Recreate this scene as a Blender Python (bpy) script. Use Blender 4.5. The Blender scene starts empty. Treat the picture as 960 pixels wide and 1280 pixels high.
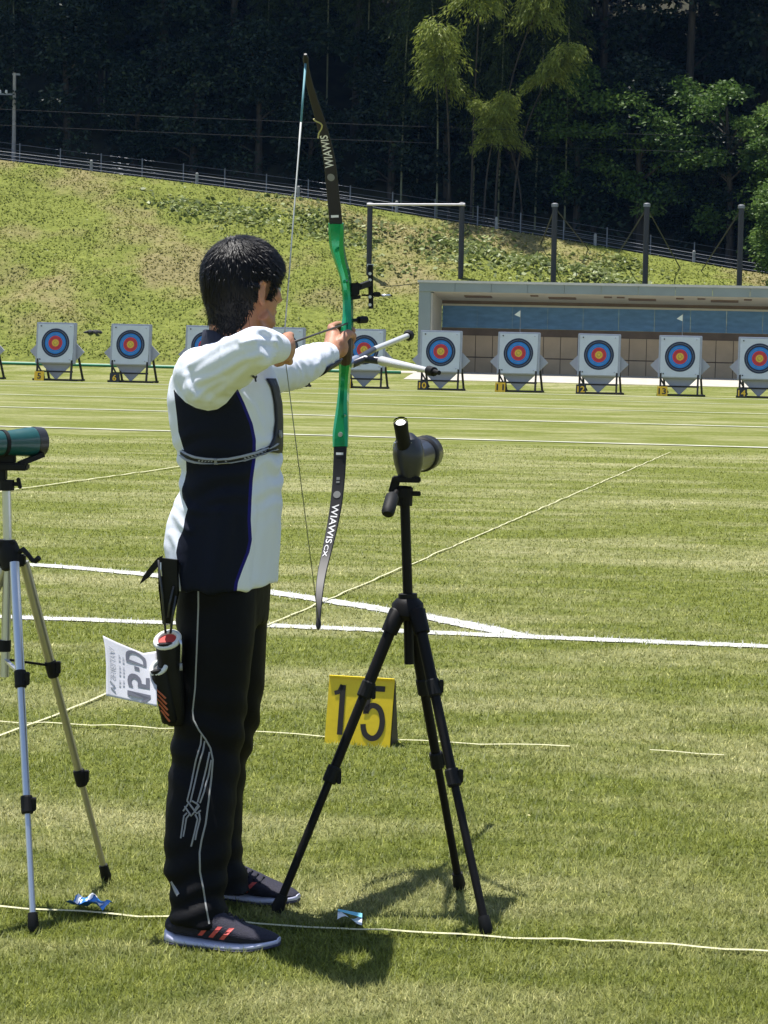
import bpy, bmesh, math, random
import numpy as np
from mathutils import Vector, Matrix, noise
from mathutils.bvhtree import BVHTree

random.seed(7); RNG = np.random.default_rng(7)
SC = bpy.context.scene
COL = SC.collection

# ------------------------------------------------------------------ camera
F_PX, CAM_H, HZ, ROLL = 2900.0, 1.42, 432.0, 0.022      # photo pixels (960 x 1280)
PITCH = math.atan((640 - HZ) * math.cos(ROLL) / F_PX)
FW = Vector((0, math.cos(PITCH), -math.sin(PITCH)))
R0 = Vector((1, 0, 0)); U0 = Vector((0, math.sin(PITCH), math.cos(PITCH)))
RC = R0 * math.cos(ROLL) + U0 * math.sin(ROLL)
UC = U0 * math.cos(ROLL) - R0 * math.sin(ROLL)
CAM = Vector((0, 0, CAM_H))
cd = bpy.data.cameras.new('camera'); cam = bpy.data.objects.new('camera', cd); COL.objects.link(cam)
cd.sensor_fit = 'VERTICAL'; cd.sensor_height = 36.0; cd.lens = 36.0 * F_PX / 1280.0
cd.clip_start = 0.1; cd.clip_end = 2000
cam.matrix_world = Matrix(((RC.x, UC.x, -FW.x, 0), (RC.y, UC.y, -FW.y, 0), (RC.z, UC.z, -FW.z, CAM_H), (0, 0, 0, 1)))
SC.camera = cam
SC.render.resolution_x, SC.render.resolution_y = 768, 1024

# ------------------------------------------------------------------ sky, sun, exposure
SUN_DIR = Vector((-0.19, 0.15, 1.0)).normalized()
w = bpy.data.worlds.new('World'); SC.world = w; w.use_nodes = True
nt = w.node_tree; nt.nodes.clear()
sky = nt.nodes.new('ShaderNodeTexSky'); sky.sky_type = 'NISHITA'; sky.sun_disc = False
sky.sun_elevation = math.asin(SUN_DIR.z); sky.sun_rotation = math.atan2(SUN_DIR.x, SUN_DIR.y)
sky.altitude = 50; sky.air_density = 1.0; sky.dust_density = 1.0; sky.ozone_density = 1.2
bg = nt.nodes.new('ShaderNodeBackground'); bg.inputs['Strength'].default_value = 0.095
ow = nt.nodes.new('ShaderNodeOutputWorld')
nt.links.new(sky.outputs[0], bg.inputs['Color']); nt.links.new(bg.outputs[0], ow.inputs['Surface'])
sd = bpy.data.lights.new('sun', 'SUN'); sd.energy = 5.0; sd.angle = math.radians(0.53); sd.color = (1.0, 0.968, 0.915)
sun = bpy.data.objects.new('sun', sd); COL.objects.link(sun); sun.location = (0, 0, 60)
sun.rotation_euler = SUN_DIR.to_track_quat('Z', 'Y').to_euler()
SC.view_settings.view_transform = 'Standard'; SC.view_settings.look = 'None'
SC.view_settings.exposure = 0.68; SC.view_settings.gamma = 1.0; SC.view_settings.use_curve_mapping = False
SC.cycles.use_denoising = True
try: SC.cycles.denoiser = 'OPENIMAGEDENOISE'
except Exception: pass
SC.cycles.max_bounces = 6; SC.cycles.diffuse_bounces = 3; SC.cycles.glossy_bounces = 2
SC.cycles.transmission_bounces = 3; SC.cycles.transparent_max_bounces = 6
SC.cycles.sample_clamp_indirect = 6.0

# ------------------------------------------------------------------ pixel -> place
def ray(px, py):
    return (FW * F_PX + RC * (px - 480.0) + UC * (640.0 - py))
def at(px, py, Y):
    d = ray(px, py); return CAM + d * (Y / d.y)
def gp(px, py, z=0.0):
    d = ray(px, py); return CAM + d * ((z - CAM_H) / d.z)
def pix(P):
    q = P - CAM; k = q.dot(FW)
    return 480 + F_PX * q.dot(RC) / k, 640 - F_PX * q.dot(UC) / k
PSI = math.radians(8.5)
EU = Vector((math.cos(PSI), -math.sin(PSI), 0)); EV = Vector((math.sin(PSI), math.cos(PSI), 0))
def fld(u, v, z=0.0): return EU * u + EV * v + Vector((0, 0, z))
def uv_of(P): return P.dot(EU), P.dot(EV)

# ------------------------------------------------------------------ materials
MATS = {}
def mat(name, col, rough=0.6, metal=0.0, var=0.0, scale=20.0, bump=0.0, bscale=60.0, spec=0.5, coat=0.0, trans=0.0, stretch=None, emit=None):
    if name in MATS: return MATS[name]
    m = bpy.data.materials.new(name); m.use_nodes = True; MATS[name] = m
    nt = m.node_tree; b = nt.nodes['Principled BSDF']
    b.inputs['Base Color'].default_value = (*col, 1); b.inputs['Roughness'].default_value = rough
    b.inputs['Metallic'].default_value = metal; b.inputs['Specular IOR Level'].default_value = spec
    b.inputs['Coat Weight'].default_value = coat
    tc = nt.nodes.new('ShaderNodeTexCoord'); mp = nt.nodes.new('ShaderNodeMapping')
    nt.links.new(tc.outputs['Object'], mp.inputs[0])
    if stretch: mp.inputs['Scale'].default_value = stretch
    if var > 0:
        n = nt.nodes.new('ShaderNodeTexNoise'); n.inputs['Scale'].default_value = scale; n.inputs['Detail'].default_value = 5
        nt.links.new(mp.outputs[0], n.inputs['Vector'])
        r = nt.nodes.new('ShaderNodeValToRGB'); r.color_ramp.elements[0].position = 0.3; r.color_ramp.elements[1].position = 0.7
        r.color_ramp.elements[0].color = (*[c * (1 - var) for c in col], 1)
        r.color_ramp.elements[1].color = (*[min(1, c * (1 + var)) for c in col], 1)
        nt.links.new(n.outputs[0], r.inputs[0]); nt.links.new(r.outputs[0], b.inputs['Base Color'])
    if bump > 0:
        n2 = nt.nodes.new('ShaderNodeTexNoise'); n2.inputs['Scale'].default_value = bscale; n2.inputs['Detail'].default_value = 4
        nt.links.new(mp.outputs[0], n2.inputs['Vector'])
        bp = nt.nodes.new('ShaderNodeBump'); bp.inputs['Strength'].default_value = bump; bp.inputs['Distance'].default_value = 0.01
        nt.links.new(n2.outputs[0], bp.inputs['Height']); nt.links.new(bp.outputs[0], b.inputs['Normal'])
    return m

def nodes_of(m): return m.node_tree, m.node_tree.nodes['Principled BSDF']
def N(nt, kind, **kw):
    n = nt.nodes.new(kind)
    for k, v in kw.items():
        if k in n.inputs: n.inputs[k].default_value = v
        else: setattr(n, k, v)
    return n
def ramp(nt, src, stops):
    r = nt.nodes.new('ShaderNodeValToRGB'); cr = r.color_ramp
    while len(cr.elements) < len(stops): cr.elements.new(0.5)
    for e, (p, c) in zip(cr.elements, stops):
        e.position = p; e.color = (*c, 1) if len(c) == 3 else c
    nt.links.new(src, r.inputs[0]); return r.outputs[0]
def mix(nt, fac, a, b, mode='MIX'):
    x = nt.nodes.new('ShaderNodeMix'); x.data_type = 'RGBA'; x.blend_type = mode
    for s, sock in ((fac, x.inputs['Factor']), (a, x.inputs['A']), (b, x.inputs['B'])):
        if hasattr(s, 'is_linked'): nt.links.new(s, sock)
        elif isinstance(s, (tuple, list)): sock.default_value = (*s, 1)
        else: sock.default_value = s
    return x.outputs['Result']
def math_n(nt, op, a, b=0.0):
    x = nt.nodes.new('ShaderNodeMath'); x.operation = op
    for s, sock in ((a, x.inputs[0]), (b, x.inputs[1])):
        if hasattr(s, 'is_linked'): nt.links.new(s, sock)
        else: sock.default_value = s
    return x.outputs[0]
def tex(nt, vec, scale, detail=4.0, rough=0.55, stretch=None, rot=0.0):
    if stretch or rot:
        mp = nt.nodes.new('ShaderNodeMapping'); mp.inputs['Scale'].default_value = stretch or (1, 1, 1)
        mp.inputs['Rotation'].default_value = (0, 0, rot); nt.links.new(vec, mp.inputs[0]); vec = mp.outputs[0]
    n = nt.nodes.new('ShaderNodeTexNoise'); n.inputs['Scale'].default_value = scale
    n.inputs['Detail'].default_value = detail; n.inputs['Roughness'].default_value = rough
    nt.links.new(vec, n.inputs['Vector']); return n.outputs[0]

# ------------------------------------------------------------------ object helpers
def tag(o, label=None, cat=None, group=None, kind=None):
    if label: o['label'] = label
    if cat: o['category'] = cat
    if group: o['group'] = group
    if kind: o['kind'] = kind
    return o
def empty(name, loc=(0, 0, 0)):
    o = bpy.data.objects.new(name, None); COL.objects.link(o); o.location = loc; o.empty_display_size = 0.1
    return o
def origin_of(p):
    L = Vector((0, 0, 0))
    while p is not None: L += Vector(p.location); p = p.parent
    return L
def link_mesh(name, me, m, parent=None, smooth=False):
    o = bpy.data.objects.new(name, me); COL.objects.link(o)
    if m is not None and len(me.materials) == 0: me.materials.append(m)
    if parent is not None:
        L = origin_of(parent)
        if L.length > 0: me.transform(Matrix.Translation(-L))
        o.parent = parent
    if smooth: me.polygons.foreach_set('use_smooth', [True] * len(me.polygons))
    return o
def copy_tree(o, parent=None):
    c = o.copy(); COL.objects.link(c); c.parent = parent
    for ch in list(o.children): copy_tree(ch, c)
    return c
def frame(t, ref):
    t = t.normalized(); a = ref - t * ref.dot(t)
    if a.length < 1e-5: a = Vector((1, 0, 0)) - t * t.x
    a.normalize(); return a, t.cross(a)
class MB:
    def __init__(s): s.v = []; s.f = []
    def add(s, vs, fs):
        o = len(s.v); s.v += [tuple(p) for p in vs]; s.f += [tuple(i + o for i in q) for q in fs]; return s
    def box(s, c, size, M=None, bev=0.0):
        c = Vector(c); x, y, z = [k / 2 for k in size]
        if bev <= 0:
            P = [Vector((i * x, j * y, k * z)) for k in (-1, 1) for j in (-1, 1) for i in (-1, 1)]
            fs = [(0, 2, 3, 1), (4, 5, 7, 6), (0, 1, 5, 4), (2, 6, 7, 3), (0, 4, 6, 2), (1, 3, 7, 5)]
        else:
            bm = bmesh.new(); bmesh.ops.create_cube(bm, size=1)
            for q in bm.verts: q.co = Vector((q.co.x * 2 * x, q.co.y * 2 * y, q.co.z * 2 * z))
            bmesh.ops.bevel(bm, geom=bm.edges[:], offset=bev, segments=2, affect='EDGES')
            bm.verts.index_update(); P = [q.co.copy() for q in bm.verts]; fs = [[q.index for q in f.verts] for f in bm.faces]; bm.free()
        if M is not None: P = [M @ p for p in P]
        return s.add([c + p for p in P], fs)
    def bar(s, a, b, wd, ht, ref=Vector((0, 0, 1))):
        a = Vector(a); b = Vector(b); t = b - a; up, sd = frame(t, ref)
        M = Matrix((t.normalized(), sd, up)).transposed()
        return s.box((a + b) / 2, (t.length, wd, ht), M)
    def tube(s, pts, rad, n=10, cap=True, ref=Vector((0.02, 0, 1)), sq=1.0, power=2.0):
        """swept round/oval section; rad: number, list of numbers, or list of (ra along ref-frame a, rb along b)"""
        pts = [Vector(p) for p in pts]; k = len(pts)
        if not isinstance(rad, (list, tuple)): rad = [rad] * k
        rings = []; pa = None
        for i, p in enumerate(pts):
            t = pts[min(i + 1, k - 1)] - pts[max(i - 1, 0)]
            a, b = frame(t, pa if pa is not None else ref); pa = a
            r = rad[i]; ra, rb = r if isinstance(r, (tuple, list)) else (r, r * sq)
            ring = []
            for j in range(n):
                th = 2 * math.pi * j / n; cs, sn = math.cos(th), math.sin(th)
                if power != 2.0:
                    cs = math.copysign(abs(cs) ** (2 / power), cs); sn = math.copysign(abs(sn) ** (2 / power), sn)
                ring.append(p + a * (ra * cs) + b * (rb * sn))
            rings.append(ring)
        return s.loft(rings, cap)
    def loft(s, rings, cap=True):
        n = len(rings[0]); vs = [p for r in rings for p in r]; fs = []
        for i in range(len(rings) - 1):
            for j in range(n):
                a = i * n + j; b = i * n + (j + 1) % n
                fs.append((a, b, b + n, a + n))
        if cap:
            fs.append(tuple(range(n - 1, -1, -1))); L = (len(rings) - 1) * n; fs.append(tuple(range(L, L + n)))
        return s.add(vs, fs)
    def ell(s, c, r, axes=None, nu=16, nv=10):
        c = Vector(c); ax = axes or (Vector((1, 0, 0)), Vector((0, 1, 0)), Vector((0, 0, 1)))
        rings = []
        for i in range(nv + 1):
            ph = math.pi * (i + 0.02) / (nv + 0.04) - math.pi / 2
            rings.append([c + ax[0] * (r[0] * math.cos(ph) * math.cos(2 * math.pi * j / nu)) + ax[1] * (r[1] * math.cos(ph) * math.sin(2 * math.pi * j / nu)) + ax[2] * (r[2] * math.sin(ph)) for j in range(nu)])
        return s.loft(rings)
    def prism(s, poly, nrm):
        """poly: list of Vector in a plane, extruded by nrm"""
        n = len(poly); nrm = Vector(nrm)
        vs = [Vector(p) for p in poly] + [Vector(p) + nrm for p in poly]
        fs = [tuple(range(n - 1, -1, -1)), tuple(range(n, 2 * n))] + [(i, (i + 1) % n, (i + 1) % n + n, i + n) for i in range(n)]
        return s.add(vs, fs)
    def mesh(s, name):
        me = bpy.data.meshes.new(name); me.from_pydata(s.v, [], s.f)
        bm = bmesh.new(); bm.from_mesh(me); bmesh.ops.recalc_face_normals(bm, faces=bm.faces); bm.to_mesh(me); bm.free()
        return me
    def build(s, name, m, parent=None, smooth=False, flat=None):
        o = link_mesh(name, s.mesh(name), m, parent, smooth)
        if smooth and flat is not None: o.data.set_sharp_from_angle(angle=math.radians(flat))
        return o
def lerp(a, b, t): return a + (b - a) * t
def interp(pts, q):
    return float(np.interp(q, [p[0] for p in pts], [p[1] for p in pts]))
def smooth_path(pts, n):
    """Catmull-Rom through points (Vectors)"""
    P = [Vector(p) for p in pts]; P = [P[0] * 2 - P[1]] + P + [P[-1] * 2 - P[-2]]; out = []
    for i in range(1, len(P) - 2):
        for k in range(n):
            t = k / n; a, b, c, d = P[i - 1], P[i], P[i + 1], P[i + 2]
            out.append(0.5 * ((2 * b) + (c - a) * t + (2 * a - 5 * b + 4 * c - d) * t * t + (3 * b - a - 3 * c + d) * t ** 3))
    out.append(P[-2]); return out
def remeshed(mb, name, voxel, smooth_it=6, fac=0.5):
    me = mb.mesh(name + '_raw'); o = bpy.data.objects.new(name + '_raw', me); COL.objects.link(o)
    r = o.modifiers.new('r', 'REMESH'); r.mode = 'VOXEL'; r.voxel_size = voxel
    if smooth_it:
        sm = o.modifiers.new('s', 'SMOOTH'); sm.factor = fac; sm.iterations = smooth_it
    dg = bpy.context.evaluated_depsgraph_get(); ev = o.evaluated_get(dg)
    out = bpy.data.meshes.new_from_object(ev, depsgraph=dg); out.name = name
    bpy.data.objects.remove(o); bpy.data.meshes.remove(me)
    return out
def attr(me, name, vals):
    a = me.attributes.new(name, 'FLOAT', 'POINT'); a.data.foreach_set('value', np.asarray(vals, dtype=np.float32)); return a
def coords(me):
    c = np.empty(len(me.vertices) * 3, dtype=np.float32); me.vertices.foreach_get('co', c); return c.reshape(-1, 3)
def set_coords(me, c): me.vertices.foreach_set('co', np.asarray(c, dtype=np.float32).ravel()); me.update()
def quads_mesh(name, verts, nper, rnd=None):
    """verts (n*nper,3): n separate polygons of nper corners each"""
    n = len(verts) // nper; me = bpy.data.meshes.new(name)
    me.vertices.add(len(verts)); me.vertices.foreach_set('co', verts.astype(np.float32).ravel())
    me.loops.add(len(verts)); me.loops.foreach_set('vertex_index', np.arange(len(verts), dtype=np.int32))
    me.polygons.add(n); me.polygons.foreach_set('loop_start', np.arange(n, dtype=np.int32) * nper)
    me.update(calc_edges=True)
    if rnd is not None: attr(me, 'rnd', np.repeat(rnd, nper))
    me.validate(); return me
_txt = {}
def text_2d(body, size=1.0, thick=0.0):
    """2-D triangles of a text, origin bottom left"""
    cu = bpy.data.curves.new('t', 'FONT'); cu.body = body; cu.size = size; cu.resolution_u = 4; cu.offset = thick
    o = bpy.data.objects.new('t', cu); COL.objects.link(o)
    dg = bpy.context.evaluated_depsgraph_get(); me = bpy.data.meshes.new_from_object(o.evaluated_get(dg))
    vs = [(v.co.x, v.co.y) for v in me.vertices]; fs = [tuple(p.vertices) for p in me.polygons]
    bpy.data.objects.remove(o); bpy.data.meshes.remove(me)
    x0 = min(v[0] for v in vs); x1 = max(v[0] for v in vs); y0 = min(v[1] for v in vs); y1 = max(v[1] for v in vs)
    return [((v[0] - x0) / (x1 - x0), (v[1] - y0) / (y1 - y0)) for v in vs], fs

# =================================================================== THE SETTING
def lawn_color(nt, vec):
    """mown turf: greens broken by straw-coloured dry patches, drawn out along the mowing rows"""
    big = tex(nt, vec, 0.34, 6, 0.62, (0.75, 1.25, 1), PSI)
    streak = tex(nt, vec, 1.35, 7, 0.70, (0.42, 1.25, 1), PSI + 0.03)
    fine = tex(nt, vec, 9.0, 5, 0.7)
    green = ramp(nt, fine, [(0.25, (0.066, 0.088, 0.012)), (0.5, (0.126, 0.146, 0.024)), (0.78, (0.205, 0.220, 0.052))])
    straw = ramp(nt, fine, [(0.25, (0.19, 0.19, 0.075)), (0.75, (0.38, 0.36, 0.20))])
    s = math_n(nt, 'ADD', math_n(nt, 'MULTIPLY', big, 0.45), math_n(nt, 'MULTIPLY', streak, 0.55))
    f = ramp(nt, s, [(0.46, (0, 0, 0)), (0.60, (0.80, 0.80, 0.80))])
    return mix(nt, f, green, straw)
def world_vec(nt):
    g = nt.nodes.new('ShaderNodeNewGeometry'); return g.outputs['Position']

m_lawn = mat('lawn_turf', (0.1, 0.12, 0.03), 0.9, spec=0.15)
nt, b = nodes_of(m_lawn); vec = world_vec(nt)
lc = lawn_color(nt, vec)
# beyond the blades the turf is seen edge-on: mow rows and thatch
nt.links.new(lc, b.inputs['Base Color'])
bp = N(nt, 'ShaderNodeBump', Strength=0.8, Distance=0.02)
nt.links.new(tex(nt, vec, 40, 5, 0.7), bp.inputs['Height']); nt.links.new(bp.outputs[0], b.inputs['Normal'])

def rise(v):
    t = min(1, max(0, (v - 77.3) / 8.5)); return 0.48 * t * t * (3 - 2 * t)
mb = MB(); us = [-400, -150, -60, -30, -15, -8, 0, 8, 15, 30, 60, 150, 400]
vs_ = [-200, -40, 0, 10, 20, 40, 60, 77] + [77.3 + 0.85 * k for k in range(1, 11)] + [87, 90.5]
for v in vs_:
    for u in us: mb.v.append(tuple(fld(u, v, rise(v))))
n = len(us)
for i in range(len(vs_) - 1):
    for j in range(n - 1): mb.f.append((i * n + j, i * n + j + 1, (i + 1) * n + j + 1, (i + 1) * n + j))
tag(mb.build('lawn', m_lawn, None, True), kind='structure')

# ---- concrete apron in front of the bank and the shelter
m_conc = mat('pale_concrete', (0.42, 0.39, 0.33), 0.85, var=0.12, scale=3, bump=0.3, bscale=30)
def strip(name, u0, u1, v0, v1, lift, m, nu=40, nv=6):
    q = MB()
    for i in range(nv + 1):
        v = lerp(v0, v1, i / nv)
        for j in range(nu + 1): q.v.append(tuple(fld(lerp(u0, u1, j / nu), v, rise(v) + lift)))
    for i in range(nv):
        for j in range(nu): q.f.append((i * (nu + 1) + j, i * (nu + 1) + j + 1, (i + 1) * (nu + 1) + j + 1, (i + 1) * (nu + 1) + j))
    return tag(q.build(name, m, None), kind='structure')
strip('apron', -90, 1.0 - 12.6, 84.2, 86.6, 0.012, m_conc)
strip('apron', 1.0 - 12.6, 90, 81.6, 87.2, 0.012, m_conc)
m_edge = mat('green_edging', (0.03, 0.22, 0.11), 0.5)
mb = MB(); mb.tube([fld(u, 83.7, rise(83.7) + 0.05) for u in np.arange(-60, -10.9, 2)], 0.055, 8)
tag(mb.build('edging_strip', m_edge, None, True), kind='structure')

# ---- grass bank, road bench and wooded hillside
RIDGE = [(-400, 142), (0, 200), (113, 214), (245, 230), (375, 247), (480, 263), (577, 279), (693, 298), (808, 318), (926, 338), (1300, 392)]
V0, V1 = 88.4, 104.0
_zr = {}
def ridge_z(u):
    P = fld(u, V1); z = 5.0
    for _ in range(12):
        P.z = z; x, y = pix(P); z += (y - interp(RIDGE, x)) * V1 / F_PX
    return max(1.2, z)
_ug = np.arange(-120, 121, 2.0); _zg = np.array([ridge_z(u) for u in _ug])
def zr(u): return np.interp(u, _ug, _zg)
def lump(u, v): return 0.13 * np.sin(u * 0.9 + 1.3 * np.sin(v * 0.7)) + 0.10 * np.sin(v * 1.7 + u * 0.55) + 0.06 * np.sin(u * 2.3 - v * 1.1)
def hill_z(u, v):
    u = np.asarray(u, float); v = np.asarray(v, float); r = zr(u)
    t = np.clip((v - V0) / (V1 - V0), 0, 1); z = 0.46 + (r - 0.46) * t ** 0.92
    z = z + lump(u, v) * np.clip(t * 5, 0, 1) * np.clip((1.0 - t) * 9, 0.0, 1)
    z = np.where(v > V1, r - 0.30 * np.clip((v - V1) / 0.7, 0, 1), z)
    return np.where(v > 108.2, r - 0.3 + (v - 108.2) * 0.72, z)
m_bank = mat('bank_turf', (0.1, 0.11, 0.03), 0.9, spec=0.1)
nt, b = nodes_of(m_bank); vec = world_vec(nt)
fine = tex(nt, vec, 3.2, 6, 0.7); patch = tex(nt, vec, 0.16, 4, 0.6)
green = ramp(nt, fine, [(0.3, (0.11, 0.13, 0.025)), (0.55, (0.19, 0.215, 0.045)), (0.75, (0.26, 0.28, 0.07))])
brown = ramp(nt, fine, [(0.3, (0.17, 0.15, 0.060)), (0.7, (0.30, 0.26, 0.12))])
nt.links.new(mix(nt, ramp(nt, patch, [(0.47, (0, 0, 0)), (0.60, (1, 1, 1))]), green, brown), b.inputs['Base Color'])
bp = N(nt, 'ShaderNodeBump', Strength=1.0, Distance=0.15); nt.links.new(fine, bp.inputs['Height']); nt.links.new(bp.outputs[0], b.inputs['Normal'])
def sheet(name, us, vs, m):
    U, V = np.meshgrid(us, vs); Z = hill_z(U, V); q = MB()
    q.v = [tuple(fld(a, c, d)) for a, c, d in zip(U.ravel(), V.ravel(), Z.ravel())]; n = len(us)
    q.f = [(i * n + j, i * n + j + 1, (i + 1) * n + j + 1, (i + 1) * n + j) for i in range(len(vs) - 1) for j in range(n - 1)]
    return tag(q.build(name, m, None, True), kind='structure')
sheet('grass_bank', np.arange(-70, 40.1, 0.5), np.concatenate([np.arange(V0, V1, 0.45), [V1]]), m_bank)
m_road = mat('road_asphalt', (0.06, 0.06, 0.058), 0.9, var=0.2, scale=2)
sheet('road', np.arange(-70, 40.1, 2.0), np.array([V1, V1 + 0.7, 106, 108.2]), m_road)
m_floor = mat('forest_floor', (0.030, 0.030, 0.014), 0.95, var=0.4, scale=1.5, bump=0.6, bscale=4)
sheet('hillside', np.arange(-90, 90.1, 3.0), np.array([108.2, 112, 118, 126, 136, 150, 165]), m_floor)

# ---- leaf matter
def leaf_mat(name, stops, trans=0.35, patch=None):
    m = bpy.data.materials.new(name); m.use_nodes = True; MATS[name] = m
    nt = m.node_tree; b = nt.nodes['Principled BSDF']; b.inputs['Roughness'].default_value = 0.5; b.inputs['Specular IOR Level'].default_value = 0.25
    a = N(nt, 'ShaderNodeAttribute', attribute_name='rnd')
    c = ramp(nt, a.outputs['Fac'], stops)
    if patch: c = mix(nt, ramp(nt, tex(nt, world_vec(nt), patch[0], 4, 0.6), [(0.46, (0, 0, 0)), (0.6, (0.85, 0.85, 0.85))]), c, ramp(nt, a.outputs['Fac'], patch[1]))
    nt.links.new(c, b.inputs['Base Color'])
    t = N(nt, 'ShaderNodeBsdfTranslucent'); nt.links.new(c, t.inputs['Color'])
    mx = N(nt, 'ShaderNodeMixShader'); mx.inputs[0].default_value = trans
    out = nt.nodes['Material Output']
    nt.links.new(b.outputs[0], mx.inputs[1]); nt.links.new(t.outputs[0], mx.inputs[2]); nt.links.new(mx.outputs[0], out.inputs['Surface'])
    return m
def unit(a): return a / (np.linalg.norm(a, axis=1, keepdims=True) + 1e-9)
def leaf_quads(P, d, L, W, rng):
    """rhombic leaves at P along unit d, length L, width W"""
    s = unit(np.cross(d, unit(rng.normal(size=P.shape) + np.array([0, 0, 0.6]))))
    L = L[:, None]; W = W[:, None]
    return np.stack([P, P + d * L * 0.45 + s * W * 0.5, P + d * L, P + d * L * 0.45 - s * W * 0.5], 1).reshape(-1, 3)

# weeds on the bank
rng = np.random.default_rng(11)
n = 90000
u = rng.uniform(-40, 10, n); v = V0 + 0.3 + (V1 - V0 - 0.2) * rng.random(n)
cl = np.sin(u * 1.1 + 2 * np.sin(v * 0.8)) + np.sin(v * 1.9 - u * 0.6) + rng.normal(0, 0.8, n)
keep = cl > -1.7; u, v = u[keep], v[keep]; n = len(u)
z = hill_z(u, v)
P = np.outer(u, np.array(EU)) + np.outer(v, np.array(EV)); P[:, 2] = z - 0.02
d = unit(rng.normal(size=(n, 3)) * np.array([1, 1, 0.35]) + np.array([0, -0.5, 0.25]))
V = leaf_quads(P, d, rng.uniform(0.07, 0.19, n), rng.uniform(0.04, 0.10, n), rng)
m_weed = leaf_mat('bank_weeds', [(0, (0.16, 0.19, 0.034)), (0.6, (0.25, 0.28, 0.060)), (1, (0.36, 0.38, 0.12))], 0.4,
                  (0.16, [(0, (0.19, 0.175, 0.055)), (0.6, (0.28, 0.25, 0.09)), (1, (0.38, 0.34, 0.15))]))
o = link_mesh('bank_weeds', quads_mesh('bank_weeds', V, 4, rng.random(n) ** 1.3), m_weed)
tag(o, 'low weeds and rough grass covering the sunny bank behind the targets', 'weeds', kind='stuff')
# broader pale-leaved creepers in a belt across the bank
n = 3600
cu = rng.uniform(-25, -4, 60); cv = V1 - 2.6 - 0.10 * (cu + 20) + rng.normal(0, 0.9, 60)
k = rng.integers(0, 60, n); u = cu[k] + rng.normal(0, 0.8, n); v = np.clip(cv[k] + rng.normal(0, 0.5, n), V0 + 1, V1 - 0.2)
P = np.outer(u, np.array(EU)) + np.outer(v, np.array(EV)); P[:, 2] = hill_z(u, v) + rng.uniform(0, 0.06, n)
d = unit(rng.normal(size=(n, 3)) * np.array([1, 1, 0.25]) + np.array([0, -0.5, 0.0]))
V = leaf_quads(P, d, rng.uniform(0.18, 0.34, n), rng.uniform(0.14, 0.24, n), rng)
m_creep = leaf_mat('creeper_leaf', [(0, (0.16, 0.20, 0.05)), (0.6, (0.28, 0.33, 0.11)), (1, (0.42, 0.45, 0.25))], 0.25)
o = link_mesh('creeper', quads_mesh('creeper', V, 4, rng.random(n)), m_creep)
tag(o, 'broad pale creeper leaves in a belt across the bank', 'creeper', kind='stuff')

# ---- forest
m_leafA = leaf_mat('evergreen_leaf', [(0, (0.007, 0.014, 0.011)), (0.6, (0.014, 0.028, 0.018)), (1, (0.036, 0.060, 0.028))], 0.15)
m_leafB = leaf_mat('broad_leaf', [(0, (0.045, 0.090, 0.018)), (0.6, (0.10, 0.175, 0.036)), (1, (0.21, 0.30, 0.08))], 0.38)
m_leafC = leaf_mat('bamboo_leaf_lit', [(0, (0.12, 0.16, 0.025)), (0.6, (0.26, 0.31, 0.055)), (1, (0.40, 0.44, 0.11))], 0.42)  # plume leaves: lighter colour stands in for sunlight
m_leafD = leaf_mat('bamboo_leaf_shaded', [(0, (0.025, 0.040, 0.014)), (0.6, (0.05, 0.075, 0.020)), (1, (0.10, 0.13, 0.035))], 0.25)  # same bamboo leaf, darkened to look shaded inside the wood
m_bark = mat('bark', (0.055, 0.045, 0.035), 0.9, var=0.4, scale=6, stretch=(1, 1, 0.2), bump=0.5, bscale=20)
m_culm = mat('bamboo_culm', (0.20, 0.21, 0.12), 0.5, var=0.3, scale=3)
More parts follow.
